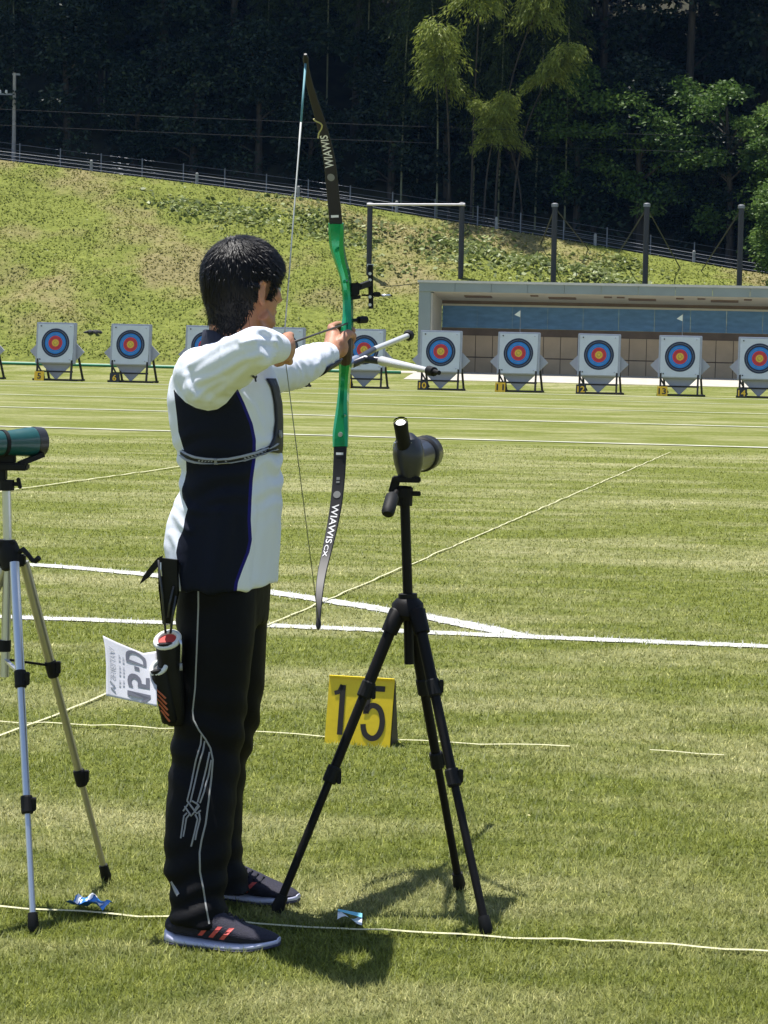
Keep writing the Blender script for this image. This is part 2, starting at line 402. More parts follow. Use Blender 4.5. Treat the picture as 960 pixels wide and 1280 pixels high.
def tree_meshes(seed, h, r_low, r_top, z_low, n_clump, per, leaf, flat=0.6):
    rng = np.random.default_rng(seed); C = []; 
    for i in range(n_clump):
        t = rng.random() ** 0.75; zz = z_low + (h - z_low) * t
        R = (r_low + (r_top - r_low) * min(1, t * 1.35)) * (1 if t < 0.8 else math.sqrt(max(0.05, 1 - ((t - 0.8) / 0.22) ** 2)))
        a = rng.random() * 2 * math.pi; rr = R * math.sqrt(rng.uniform(0.12, 1))
        C.append((rr * math.cos(a), rr * math.sin(a), zz, rng.uniform(0.7, 1.5)))
    C = np.array(C); k = np.repeat(np.arange(n_clump), per); n = len(k)
    g = unit(rng.normal(size=(n, 3))) * (rng.random(n)[:, None] ** 0.45) * np.array([1, 1, flat])
    P = C[k, :3] + g * C[k, 3:4]
    P[:, 2] -= 0.10 * (g[:, 0] ** 2 + g[:, 1] ** 2) * C[k, 3] * 3
    d = unit(rng.normal(size=(n, 3)) * np.array([1, 1, 0.5]) + g * 0.7 + np.array([0, 0, -0.35]))
    V = leaf_quads(P, d, rng.uniform(0.7, 1.3, n) * leaf, rng.uniform(0.35, 0.65, n) * leaf, rng)
    rn = np.clip(0.5 * rng.random(n) + 0.5 * np.repeat(rng.random(n_clump), per), 0, 1)
    crown = quads_mesh('crown', V, 4, rn)
    q = MB(); bend = [Vector((0.25 * math.sin(seed + t * 2.2), 0.2 * math.cos(seed * 2 + t * 2), h * 0.86 * t)) for t in np.linspace(0, 1, 8)]
    bend[0].z = -0.6
    q.tube(bend, [0.24 * (1 - 0.8 * t) + 0.02 for t in np.linspace(0, 1, 8)], 8)
    for i in rng.choice(n_clump, min(14, n_clump), replace=False):
        e = Vector(C[i, :3]); s = min(0.9, max(0.12, (e.z - 0.25 * math.hypot(e.x, e.y)) / h)); b0 = Vector((bend[0].lerp(bend[-1], s).x, bend[0].lerp(bend[-1], s).y, h * 0.86 * s))
        q.tube([b0, b0.lerp(e, 0.5) + Vector((0, 0, 0.25)), e], [0.07, 0.045, 0.015], 5)
    return crown, q.mesh('trunk')
def plant_tree(name, meshes, leafm, P, s, rot, label, group, cat='tree', barkm=None, sz=None):
    r = empty(name, P); r.rotation_euler = (0, 0, rot); r.scale = (s, s, sz or s)
    for nm, me, m in (('trunk', meshes[1], barkm or m_bark), ('crown', meshes[0], leafm)):
        o = bpy.data.objects.new(nm, me); COL.objects.link(o); o.parent = r
        if len(me.materials) == 0: me.materials.append(m)
        o.material_slots[0].link = 'OBJECT'; o.material_slots[0].material = m
    return tag(r, label, cat, group)
def bamboo_meshes(seed, h, lean, t0=0.30, br=1.0, lf=1.0, nt_=46):
    rng = np.random.default_rng(seed); ts = np.linspace(0, 1, 16)
    path = [Vector((lean[0] * t ** 2.6 + 0.0, lean[1] * t ** 2.6, h * (t - 0.10 * t ** 3))) for t in ts]; path[0].z = -0.5
    q = MB(); q.tube(path, [0.055 * (1 - 0.85 * t) + 0.008 for t in ts], 6)
    Ps, ds = [], []; nb = 0
    for t in np.linspace(t0, 1.0, nt_):
        i = min(14, int(t * 15)); c = path[i].lerp(path[i + 1], t * 15 - i)
        for s in range(3):
            a = rng.random() * 2 * math.pi; ln = br * rng.uniform(0.7, 1.5) * (0.55 + 0.75 * math.sin(math.pi * min(1, t * 0.95)))
            m = int(70 + 30 * t); f = rng.random(m) ** 0.7
            p = np.array(c)[None, :] + np.stack([math.cos(a) * ln * f, math.sin(a) * ln * f, 0.35 * f - 0.75 * ln * f ** 2], 1) + rng.normal(0, 0.13, (m, 3))
            dd = np.stack([np.full(m, math.cos(a)), np.full(m, math.sin(a)), -0.2 - 1.3 * f], 1) + rng.normal(0, 0.45, (m, 3))
            Ps.append(p); ds.append(dd); nb += 1
    P = np.concatenate(Ps); d = unit(np.concatenate(ds)); n = len(P)
    V = leaf_quads(P, d, lf * rng.uniform(0.16, 0.30, n), lf * rng.uniform(0.035, 0.07, n), rng)
    return quads_mesh('crown', V, 4, np.clip(rng.normal(0.5, 0.22, n), 0, 1)), q.mesh('trunk')
EVG = [tree_meshes(100 + i, 24 + i, 2.6, 5.4, 2.0, 105, 170, 0.36) for i in range(4)]  # crowns widen towards their unseen tops to shade the wood below
LOW = [tree_meshes(140 + i, 6.5 + i, 2.3, 2.0, 0.3, 46, 190, 0.30) for i in range(3)]
BAM = [bamboo_meshes(200 + i, 17 + 1.4 * i, (0.9 * math.cos(i * 2.1), -2.6 - 0.4 * i)) for i in range(4)]
PLM = [bamboo_meshes(230, 13.0, (-0.4, -3.6), 0.80, 1.15, 1.0, 20), bamboo_meshes(231, 10.2, (2.4, -3.2), 0.82, 0.95, 1.0, 16), bamboo_meshes(232, 7.2, (0.6, -2.8), 0.66, 0.75, 0.9, 15), bamboo_meshes(233, 8.6, (-1.6, -2.9), 0.70, 0.9, 0.95, 15)]
def on_hill(px, v):
    d = ray(px, 300); P = CAM + d * (v / d.dot(EV)); u_, v_ = uv_of(P)
    return fld(u_, v, float(hill_z(u_, v)))
rg = random.Random(5)
ORD = ['first', 'second', 'third', 'fourth', 'fifth', 'sixth', 'seventh', 'eighth', 'ninth', 'tenth', 'eleventh', 'twelfth', 'thirteenth', 'fourteenth', 'fifteenth', 'sixteenth', 'seventeenth', 'eighteenth', 'nineteenth', 'twentieth', 'twenty-first', 'twenty-second', 'twenty-third', 'twenty-fourth']
def nth(px, c):
    if px < -40: return 'just beyond the left edge', c
    if px > 1000: return 'just beyond the right edge', c
    return f'{ORD[c]} from the left', c + 1
for row, (v, cnt, sc) in enumerate([(113.4, 12, 0.92), (117.8, 11, 1.0), (124.5, 11, 1.1)]):
    c_ = 0
    for k in range(cnt):
        px = -130 + (1220 / (cnt - 1)) * k + rg.uniform(-30, 30)
        P = on_hill(px, v + rg.uniform(-1, 1)); wh, c_ = nth(px, c_)
        plant_tree('evergreen_tree', EVG[(k + row) % 4], m_leafA, P, sc * rg.uniform(0.9, 1.08), rg.uniform(0, 6.28),
                   f'tall dark evergreen in the {["front", "second", "rear"][row]} row of the wood, {wh}' + (', outermost' if k in (0, cnt - 1) else ''), 'evergreens of the dark wood')
c_ = 0
for k in range(15):
    px = -75 + 80 * k + rg.uniform(-18, 18); P = on_hill(px, 109.6 + rg.uniform(-0.4, 0.5)); wh, c_ = nth(px, c_)
    plant_tree('understorey_shrub', LOW[k % 3], m_leafA, P, rg.uniform(0.55, 0.95), rg.uniform(0, 6.28),
               f'shaded low shrub at the foot of the wood, {wh}', 'shrubs at the foot of the wood', 'shrub')
BL = [(128, 113.0, 0.80, 0.2, 0), (70, 113.0, 0.72, -0.5, 1), (205, 113.0, 0.8, 0.4, 2), (250, 112.6, 0.74, -0.2, 3),
      (330, 113.2, 0.8, 0.3, 1), (405, 113, 0.78, 0.1, 2), (455, 112.5, 0.8, -0.3, 0), (520, 111.2, 0.80, 0.2, 3),
      (588, 107.9, 1.05, 0.15, 'a'), (640, 107.9, 0.93, 0.0, 'b'), (604, 107.7, 0.95, 0.1, 'c'), (652, 108.0, 0.80, -0.4, 'd'), (560, 108.1, 1.15, 0.3, 'd'), (618, 107.8, 1.02, 0.9, 'a'), (500, 109.4, 0.84, 0.4, 1), (545, 109.0, 0.86, -0.5, 2), (590, 109.4, 0.88, 0.2, 0), (622, 108.9, 0.82, -0.2, 3), (668, 109.3, 0.86, 0.5, 1), (705, 109.6, 0.80, 0.0, 2), (15, 112.4, 0.8, 0, 2)]
for k, (px, v, s, rot, vi) in enumerate(sorted(BL, key=lambda q_: q_[0])):
    plant_tree('bamboo', PLM['abcd'.index(vi)] if isinstance(vi, str) else BAM[vi], m_leafC if isinstance(vi, str) else m_leafD, on_hill(px, v), s, rot, f'slender arching bamboo at the edge of the wood, {ORD[k]} from the left', 'bamboos at the edge of the wood', 'bamboo', m_bark if isinstance(vi, str) else m_culm)  # plumes: sunlit leaf colour; dark bark colour paints their culms as shaded
BRD = [tree_meshes(170 + i, 9 + 1.5 * i, 1.6, 3.2, 1.6, 42, 210, 0.27, 0.45) for i in range(2)]
for px, v, s, rot, lab in [(905, 108.7, 0.82, 0.6, 'bright green broadleaf tree hanging over the road at the right'),
                           (985, 107.4, 0.80, 2.2, 'leafy young tree at the right edge beside the net post'),
                           (800, 109.4, 0.86, 3.9, 'mid green broadleaf tree with pale leaf tips right of the bamboos'),
                           (715, 109.6, 0.74, 1.2, 'dull green vine-hung tree behind the middle net post')]:
    plant_tree('broadleaf_tree', BRD[int(px) % 2], m_leafB, on_hill(px, v), s, rot, lab, 'broadleaf trees at the edge of the wood')
P = on_hill(985, 100.5)
plant_tree('roadside_bush', LOW[1], m_leafB, P, 0.62, 0.4, 'bright leafy bush on the bank at the right edge', None, 'bush')

# ---- fence and guard cables along the top of the bank
m_fpost = mat('weathered_post', (0.30, 0.30, 0.29), 0.8, var=0.25, scale=8)
m_wire = mat('galvanised_wire', (0.22, 0.23, 0.25), 0.45, metal=0.6)
m_dark = mat('dark_steel', (0.035, 0.036, 0.042), 0.5, metal=0.2)
def along(v, du, u0=-46, u1=14): return [fld(q, v, float(hill_z(q, v))) for q in np.arange(u0, u1, du)]
r = empty('wire_fence', fld(0, 107.6, float(hill_z(0, 107.6))))
tag(r, 'dark mesh of thin wires on posts between road and wood', 'fence')
for p in along(107.6, 2.0): MB().tube([p - Vector((0, 0, 0.1)), p + Vector((0, 0, 1.35))], 0.035, 6).build('post', m_wire, r)
for h in (0.25, 0.5, 0.75, 1.0, 1.28):
    MB().tube([p + Vector((0, 0, h)) for p in along(107.6, 2.0)], 0.010, 4).build('wire', m_wire, r)
r = empty('guard_cable_fence', fld(0, 104.5, float(hill_z(0, 104.5))))
tag(r, 'low pale posts with three guard cables along the road edge', 'fence')
for px in (-140, -14, 113, 245, 372, 495, 620, 744, 868, 990, 1110):
    p = on_hill(px, 104.5); MB().tube([p - Vector((0, 0, 0.1)), p + Vector((0, 0, 0.72)), p + Vector((0, 0, 0.76))], [0.07, 0.07, 0.04], 10).build('post', m_fpost, r)
for h in (0.32, 0.48, 0.64):
    MB().tube([p + Vector((0, 0.08, h)) for p in along(104.5, 1.5)], 0.012, 5).build('cable', mat('pale_cable', (0.20, 0.21, 0.24), 0.6), r)

# ---- utility pole and overhead lines
m_pole = mat('pole_concrete', (0.34, 0.32, 0.30), 0.85, var=0.2, scale=5)
P = on_hill(16, 108.0); P.z -= 0.2; r = empty('utility_pole', P); tag(r, 'thin grey utility pole with short crossarm at the left of the wood', 'pole')
top = at(16, 91, P.y); MB().tube([P, Vector((P.x, P.y, top.z))], [0.11, 0.075], 10).build('pole', m_pole, r, True, 40)
a = at(17, 118, P.y); MB().bar(a + Vector((0.1, 0, 0)), a - Vector((0.75, 0, 0)), 0.08, 0.08).build('crossarm', m_wire, r)
for k in (0.65, 0.35): MB().tube([a - Vector((k, 0, 0)), a - Vector((k, 0, -0.08)), a - Vector((k, 0, -0.2))], [0.03, 0.07, 0.05], 8).build('insulator', mat('porcelain', (0.7, 0.7, 0.68), 0.3), r)
c = at(22, 93, P.y); MB().bar(c - Vector((0.25, 0, 0)), c + Vector((0.12, 0, 0.0)), 0.07, 0.09).build('bracket', m_wire, r)
for (x0, y0, x1, y1, lab) in [(470, 152, 1000, 172, 'upper of two thin overhead cables crossing in front of the wood'), (470, 172, 1000, 192, 'lower of two thin overhead cables crossing in front of the wood')]:
    A = at(-200, y0 - (y1 - y0) * 1.26, 105.5); B = at(1160, y1 + 6, 105.5)
    q = [A.lerp(B, t) - Vector((0, 0, 0.5 * 4 * t * (1 - t) * 0.3)) for t in np.linspace(0, 1, 24)]
    tag(MB().tube(q, 0.009, 5).build('overhead_cable', mat('cable_dark', (0.03, 0.03, 0.035), 0.7, spec=0.1)), lab, 'cable', 'overhead cables before the wood')

# ---- net posts on the bank behind the shelter
def net_post(px, ytop, braces, label):
    p = on_hill(px, 97.0); t = at(px, ytop, p.y); t.x = lerp(p.x, t.x, 0.4); r = empty('net_post', p - Vector((0, 0, 0.2)))
    MB().tube([p - Vector((0, 0, 0.3)), t], 0.115, 12).build('pole', m_dark, r, True, 40)
    MB().tube([t - Vector((0, 0, 0.02)), t + Vector((0, 0, 0.1)), t + Vector((0, 0, 0.14))], [0.15, 0.15, 0.08], 12).build('cap', m_wire, r, True, 40)
    for du in braces:
        u_, v_ = uv_of(p); e = fld(u_ + du, 103.2, float(hill_z(u_ + du, 103.2)) - 0.1)
        MB().tube([t - Vector((0, 0, 0.05)), e], 0.026, 6).build('stay', m_dark, r)
    return tag(r, label, 'post', 'net posts on the bank')
net_post(462, 257, [], 'dark steel post carrying the left end of the pale crossbar')
net_post(577, 257, [], 'dark steel post carrying the right end of the pale crossbar')
net_post(693, 258, [1.1, -1.1], 'dark net post with stays, nearest to the crossbar')
net_post(808, 258, [-1.5, 1.3], 'middle of the three stayed net posts above the shelter roof')
net_post(926, 260, [-1.7], 'dark net post rightmost above the shelter roof')
a = on_hill(462, 97.0); a = at(462, 256, a.y); c = on_hill(577, 97.0); c = at(578, 256, c.y)
tag(MB().tube([a + Vector((-0.1, -0.14, 0)), c + Vector((0.1, -0.14, 0))], 0.05, 10).build('crossbar', mat('pale_bar', (0.6, 0.56, 0.58), 0.5), None, True, 40), 'pale horizontal bar between two dark posts on the bank', 'bar')

# ---- open target shelter
def vplane(px, py, v):
    d = ray(px, py); return CAM + d * (v / d.dot(EV))
VF, VB = 84.8, 87.7
c0 = vplane(524, 352, VF); SU, _ = uv_of(c0); SL = 25.0
ZF1 = vplane(524, 351, VF).z; ZF0 = vplane(524, 364, VF).z
ZB = rise(86)
m_fas = mat('shelter_fascia', (0.27, 0.31, 0.32), 0.7, var=0.08, scale=1.2)
m_cop = mat('shelter_coping', (0.62, 0.60, 0.58), 0.6, var=0.08, scale=2)
m_cream = mat('shelter_cream', (0.55, 0.52, 0.46), 0.8, var=0.05, scale=2)
m_blue = mat('shelter_blue', (0.12, 0.25, 0.46), 0.75, var=0.15, scale=2.5, stretch=(1, 1, 3))
m_brn = mat('shelter_brown', (0.58, 0.43, 0.30), 0.75, var=0.10, scale=1.5)
m_dbrn = mat('shelter_darkbrown', (0.16, 0.115, 0.09), 0.8, var=0.15, scale=2)
shel = empty('target_shelter', fld(SU, VF, ZB)); tag(shel, 'long low open-fronted target shelter with blue and brown back wall', 'building')
MU = Matrix((EU, EV, Vector((0, 0, 1)))).transposed()
def sbox(u0, u1, v0, v1, z0, z1, name, m, parent=shel, bev=0):
    q = MB(); q.box(fld((SU + u0) + (u1 - u0) / 2, (v0 + v1) / 2, (z0 + z1) / 2), (u1 - u0, v1 - v0, z1 - z0), MU, bev)
    return q.build(name, m, parent)
sbox(0, 0.44, VF, VB + 0.3, ZB - 0.05, ZF0 - 0.004, 'end_wall', m_fas)
sbox(0.444, 0.50, VF + 0.06, VB - 0.004, ZB, ZF0 - 0.05, 'end_wall_lining', m_cream)
pw = 1.335; k = 0; uu = 0.0
while uu < SL:
    sbox(uu + 0.006, min(SL, uu + pw) - 0.006, VF - 0.05, VF + 0.10, ZF0, ZF1 - 0.06, 'fascia_panel', m_fas); uu += pw
sbox(-0.05, SL + 0.05, VF - 0.09, VB + 0.5, ZF1 - 0.057, ZF1 + 0.03, 'roof', m_cop)
mb = MB(); zc1 = vplane(640, 377, VB).z
cc = [fld(SU + 0.5, VF + 0.104, ZF0 - 0.005), fld(SU + SL, VF + 0.104, ZF0 - 0.005), fld(SU + SL, VB - 0.01, zc1), fld(SU + 0.5, VB - 0.01, zc1)]
mb.prism(cc, (0, 0, 0.04)); ceil = mb.build('ceiling', m_cream, shel)
for px in (598, 703, 803, 906, 1009):
    t = 0.45; p = vplane(px, 370.5, lerp(VF, VB, t)); u_, _ = uv_of(p); u_ -= SU
    zz = lerp(ZF0 - 0.005, zc1, t)
    q = MB(); sl = (zc1 - ZF0) / (VB - VF); n_ = Matrix((EU, (EV + Vector((0, 0, sl))).normalized(), EU.cross((EV + Vector((0, 0, sl))).normalized()))).transposed()
    q.box(fld(SU + u_, lerp(VF, VB, t), zz - 0.01), (1.0, 0.5, 0.05), n_); q.build('ceiling_vent', m_dbrn, shel)
for px, py in ((668, 368.5), (760, 370), (776, 369), (850, 371.5), (877, 370), (935, 372.5)):
    t = 0.25; u_, _ = uv_of(vplane(px, py, lerp(VF, VB, t)))
    q = MB(); q.box(fld(u_, lerp(VF, VB, t), lerp(ZF0 - 0.005, zc1, t) - 0.008), (0.28, 0.25, 0.04), n_); q.build('ceiling_fitting', m_dbrn, shel)
zl = lambda y: vplane(640, y, VB).z
sbox(0.5, SL, VB, VB + 0.12, zl(381), zc1 + 0.03, 'head_beam', m_dbrn)
sbox(0.5, SL, VB - 0.04, VB - 0.002, zl(383.5), zl(381) - 0.002, 'rail', m_cream)
uu = 0.52
while uu < SL - 0.1:
    sbox(uu, min(SL, uu + 1.328), VB + 0.01, VB + 0.06, zl(411) + 0.003, zl(383.5), 'blue_panel', m_blue); uu += 1.335
sbox(0.5, SL, VB + 0.02, VB + 0.12, zl(420), zl(411), 'middle_beam', m_dbrn)
uu = 0.53; PWD = 0.645
while uu < SL - 0.1:
    e = min(SL, uu + PWD - 0.025)
    sbox(uu, e, VB + 0.05, VB + 0.09, zl(447.5) + 0.02, zl(420) - 0.01, 'upper_board', m_brn)
    sbox(uu, e, VB + 0.05, VB + 0.09, ZB - 0.02, zl(447.5) - 0.02, 'lower_board', m_brn); uu += PWD
sbox(0.5, SL, VB + 0.10, VB + 0.3, ZB - 0.05, zl(411), 'back_wall', m_dbrn)
sbox(SL, SL + 0.4, VF, VB + 0.3, ZB - 0.05, ZF0 - 0.004, 'end_wall', m_fas)

# ---- painted and taped lines on the turf
m_paint = mat('line_paint', (0.50, 0.50, 0.45), 0.85, var=0.18, scale=25, bump=0.4, bscale=80)
m_tape = mat('line_tape', (0.52, 0.50, 0.30), 0.6, var=0.12, scale=30)
LINES = []     # (points, half width) kept for the painted blades
def line_ribbon(name, pts, wd, h0, m, jit=0.0, step=0.12, arch=0.0):
    dense = [pts[0]]
    for a, b in zip(pts, pts[1:]):
        k = max(1, int((b - a).length / step))
        dense += [a.lerp(b, (i + 1) / k) for i in range(k)]
    q = MB(); n = len(dense)
    for i, p in enumerate(dense):
        t = (dense[min(i + 1, n - 1)] - dense[max(0, i - 1)]).normalized(); s = Vector((t.y, -t.x, 0))
        jl = 1 + jit * (random.random() - 0.5); jr = 1 + jit * (random.random() - 0.5)
        zz = rise(p.dot(EV)) + h0 + arch * (random.random() - 0.5) + (0.006 * noise.noise(p * 2.5) if jit == 0 else 0)
        q.v += [tuple(p + s * (wd / 2 * jr) + Vector((0, 0, zz))), tuple(p - s * (wd / 2 * jl) + Vector((0, 0, zz)))]
    for i in range(n - 1): q.f.append((2 * i, 2 * i + 1, 2 * i + 3, 2 * i + 2))
    return tag(q.build(name, m), kind='structure')
def G(*pp): return [Vector((p.x, p.y, 0)) for p in (gp(x, y) for x, y in pp)]
L1 = G((-260, 762), (30, 773), (200, 779), (340, 783), (400, 785.5), (650, 796.5), (960, 809), (1240, 820))
L2 = smooth_path(G((-260, 688), (30, 706), (120, 713), (200, 721), (345, 742), (450, 758), (520, 769.5), (600, 785), (648, 795.5)), 6)
for L, wd in ((L1, 0.15), (L2, 0.17)):
    line_ribbon('field_line', L, wd * 0.94, 0.0055, m_paint, 0.30, 0.04, 0.002); LINES.append((L, wd * 0.5))
line_ribbon('shooting_line', G((-150, 1131), (0, 1140), (100, 1146), (210, 1152), (320, 1160), (480, 1169), (640, 1178), (940, 1194), (1010, 1198)), 0.014, 0.013, m_tape, 0.0, 0.06, 0.006)
line_ribbon('waiting_line', G((-150, 897), (0, 905), (200, 914), (330, 919), (410, 923.5), (495, 929), (600, 934), (712, 939)), 0.016, 0.013, m_tape, 0.0, 0.08, 0.008)
line_ribbon('waiting_line', G((812, 942.5), (905, 947.5)), 0.014, 0.012, m_tape, 0, 0.08, 0.008)
line_ribbon('lane_line', G((-120, 971), (0, 924), (130, 872), (340, 781), (500, 713), (660, 644), (838, 566)), 0.013, 0.012, m_tape, 0.0, 0.15, 0.008)
line_ribbon('lane_line', G((-120, 634), (20, 613.5), (215, 586), (340, 568)), 0.03, 0.016, m_tape, 0.0, 0.2, 0.006)
m_worn = mat('worn_paint', (0.46, 0.46, 0.38), 0.9, var=0.25, scale=1.5)
for d_, wd in ((30, 0.26), (40, 0.30), (50, 0.22), (60, 0.2), (67.6, 0.3)):
    line_ribbon('distance_line', [fld(u, 5.55 + d_) for u in (-36, -10, 16)], wd, 0.012, m_worn, 0.5, 0.4, 0.002)

# =================================================================== THINGS ON THE RANGE
RZ = -PSI
m_butt = mat('butt_board', (0.47, 0.48, 0.58), 0.8, var=0.06, scale=6)
m_paper = mat('target_paper', (0.68, 0.71, 0.82), 0.7, var=0.04, scale=3, bump=0.25, bscale=5)
m_back = mat('back_sheet', (0.45, 0.45, 0.53), 0.85, var=0.06, scale=3)
m_tb = mat('target_black', (0.018, 0.022, 0.060), 0.6); m_tl = mat('target_blue', (0.018, 0.22, 0.68), 0.6, var=0.10, scale=9)
m_tr = mat('target_red', (0.66, 0.045, 0.055), 0.6, var=0.10, scale=9); m_ty = mat('target_gold', (0.80, 0.52, 0.06), 0.6, var=0.12, scale=12)
m_stand = mat('stand_wood_dark', (0.030, 0.026, 0.024), 0.8, var=0.3, scale=8)
m_pyel = mat('plate_yellow', (0.72, 0.45, 0.015), 0.5, var=0.05, scale=10); m_pblk = mat('plate_black', (0.016, 0.016, 0.017), 0.5)
def annulus(c, ex, ey, r0, r1, n=40):
    q = MB(); vs = []
    nrm = ex.cross(ey)
    for k in range(n):
        a = 2 * math.pi * k / n; d = ex * math.cos(a) + ey * math.sin(a)
        vs += [c + d * r0, c + d * r1, c + d * r1 - nrm * 0.002, c + d * r0 - nrm * 0.002]
    fs = []
    for k in range(n):
        a = 4 * k; b = 4 * ((k + 1) % n)
        fs += [(a, a + 1, b + 1, b), (a + 1, a + 2, b + 2, b + 1), (a + 2, a + 3, b + 3, b + 2), (a + 3, a, b, b + 3)]
    return q.add(vs, fs)
def make_target():
    r = empty('archery_target', (0, 0, 0)); tl = math.radians(6)
    ex = Vector((1, 0, 0)); ez = Vector((0, math.sin(tl), math.cos(tl))); ny = Vector((0, math.cos(tl), -math.sin(tl)))   # ny points away
    c = Vector((0, 0.10, 1.27)); B = Matrix((ex, ny, ez)).transposed(); hs = 0.69
    bt = MB().box(c + ny * 0.09, (2 * hs, 0.16, 2 * hs), B, 0.012).build('butt', m_butt, r)
    pp = MB()
    for i in range(9):
        for j in range(9):
            x = (i / 8 - 0.5) * 1.25; y = (j / 8 - 0.5) * 1.29
            pp.v.append(tuple(c + ex * x + ez * (y - 0.01) - ny * (0.003 + 0.008 * abs(math.sin(i * 1.7 + j * 0.9)) * (abs(i - 4) > 3 or abs(j - 4) > 3))))
    pp.f = [(i * 9 + j, i * 9 + j + 1, i * 9 + j + 10, i * 9 + j + 9) for i in range(8) for j in range(8)]
    fc = pp.build('target_face', m_paper, r)
    fcn = c - ny * 0.008 + ez * 0.0
    for nm, r0, r1, m in (('black_ring', 0.366, 0.488, m_tb), ('blue_ring', 0.244, 0.366, m_tl), ('red_ring', 0.122, 0.244, m_tr), ('gold_ring', 0.0005, 0.122, m_ty)):
        annulus(fcn, ex, ez, r0, r1).build(nm, m, fc)
    for k, rr in enumerate((0.061, 0.183, 0.305, 0.427)):
        annulus(fcn - ny * 0.003, ex, ez, rr - 0.003, rr + 0.003, 32).build('score_line', mat('score_dark', (0.05, 0.05, 0.06), 0.6) if k < 2 else mat('score_pale', (0.35, 0.42, 0.5), 0.6), fc)
    for sx, sy in ((-0.52, 0.56), (0.52, 0.56), (-0.52, -0.56), (0.52, -0.56)):
        p = c + ex * sx + ez * sy - ny * 0.006; MB().tube([p, p - ny * 0.03], 0.022, 8).build('pin', m_stand if sx < 0 else m_butt, fc)
    d = 0.96; b0 = c + ny * 0.20 - ez * 0.27
    pol = [b0 + ex * d, b0 + ez * d * 0.995, b0 - ex * d, b0 - ez * d]
    MB().prism(pol, ny * 0.05).build('back_sheet', m_back, r)
    zb = c.z - hs
    for sx in (-1, 1):
        MB().bar((sx * 0.60, -0.06, 0.03), (sx * 0.60, 0.16, 1.2), 0.06, 0.07).build('leg', m_stand, r)
        MB().bar((sx * 0.60 + 0.10, 0.95, 0.03), (sx * 0.60, 0.30, 1.5), 0.06, 0.06).build('leg', m_stand, r)
        MB().bar((sx * 0.60 + 0.005, -0.15, 0.03), (sx * 0.60 + 0.12, 1.02, 0.03), 0.07, 0.06).build('base_rail', m_stand, r)
    MB().bar((-0.70, -0.16, 0.035), (0.86, -0.16, 0.035), 0.07, 0.07).build('base_rail', m_stand, r)
    MB().bar((-0.62, 0.03, 0.31), (0.64, 0.03, 0.31), 0.05, 0.055).build('crossbar', m_stand, r)
    MB().bar((-0.60, 0.0, 0.56), (-0.34, 0.0, 0.10), 0.04, 0.05).build('brace', m_stand, r)
    return r
TGT = [(-32, 4), (68, 5), (162, 6), (256, 7), (354, 8), (454.5, 9), (550.5, 10), (647.5, 11), (748.5, 12), (850, 13), (949.5, 14)]
proto = make_target()
def make_plate(num):
    yel = num % 2 == 1; r = empty('number_plate')
    M = Matrix.Rotation(math.radians(-10), 3, 'X'); h = 0.31; wd = 0.33
    MB().box((0, 0, h / 2), (wd, 0.012, h), M).build('board', m_pyel if yel else m_pblk, r)
    MB().box((0, 0.10, h / 2 - 0.02), (wd * 0.96, 0.012, h - 0.03), Matrix.Rotation(math.radians(14), 3, 'X')).build('prop_board', m_pblk, r)
    vs, fs = text_2d(str(num), 1, 0.02); tw = 0.24 if num > 9 else 0.13; q = MB()
    cen = M @ Vector((0, 0, 0)) + Vector((0, 0, h / 2))
    q.add([cen + M @ Vector(((x - 0.5) * tw, -0.009, (y - 0.5) * 0.2)) for x, y in vs], fs)
    q.build('numeral', m_pblk if yel else m_pyel, r); return r
for k, (px, num) in enumerate(TGT):
    P = vplane(px, 440, 75.55); t = proto if k == 0 else copy_tree(proto)
    t.location = (P.x, P.y, 0); t.rotation_euler = (0, 0, RZ + rg.uniform(-0.06, 0.06))
    tag(t, {4: 'white target cut off by the left edge of the picture', 5: 'leftmost target wholly in view, on a dark stand', 6: 'target wholly in view just left of the archer', 7: 'target half hidden behind the archer\'s shoulder',
            8: 'target mostly hidden behind the archer\'s face and bow arm', 9: 'target right behind the bow and its stabiliser rods', 10: 'target in front of the left end of the shelter', 11: 'target flying a white pennant, nearest to the bow',
            12: 'target between the two targets with white pennants', 13: 'target with white pennant at the right of the picture', 14: 'target cut by the right edge of the picture'}[num], 'target', 'targets in the far row')
    if num in (4,): continue
    pl = make_plate(num); off = -0.52 if num not in (5, 6) else -0.42
    q = P + EU * off + EV * (-0.33); pl.location = (q.x, q.y, 0.0); pl.rotation_euler = (0, 0, RZ)
    tag(pl, f'small {"yellow" if num % 2 else "black"} number plate reading {num}, ' + {5: 'under the leftmost whole target', 6: 'just left of the archer', 7: 'behind the archer\'s back', 8: 'behind the archer\'s chest', 9: 'behind the bow riser', 10: 'under the target at the shelter\'s left end', 11: 'under the pennant target nearest the bow', 12: 'between the two pennant targets', 13: 'under the pennant target at the right', 14: 'by the right edge'}[num], 'number plate', 'number plates under the far targets')
m_flag = mat('flag_cloth', (0.82, 0.83, 0.80), 0.7)
for px, py, num, dx in ((650, 393, 11, -1), (853, 398, 13, -1)):
    base = vplane(px, 416, 75.9); tp = vplane(px, py - 6, 75.9); r = empty('wind_flag', (base.x, base.y, 1.90))
    b0 = Vector((base.x, base.y, 1.90)); tp = Vector((base.x, base.y, tp.z))
    MB().tube([b0, tp], 0.010, 6).build('stick', m_wire, r)
    MB().prism([tp - Vector((0, 0.006, 0.02)), tp - Vector((0, 0.006, 0.25)), tp - EU * 0.20 - Vector((0, 0.01, 0.17))], EV * 0.008).build('pennant', m_flag, r)
    tag(r, 'little white pennant on the target ' + ('nearest the bow' if num == 11 else 'far right of the black tripod'), 'flag', 'wind flags on the targets')
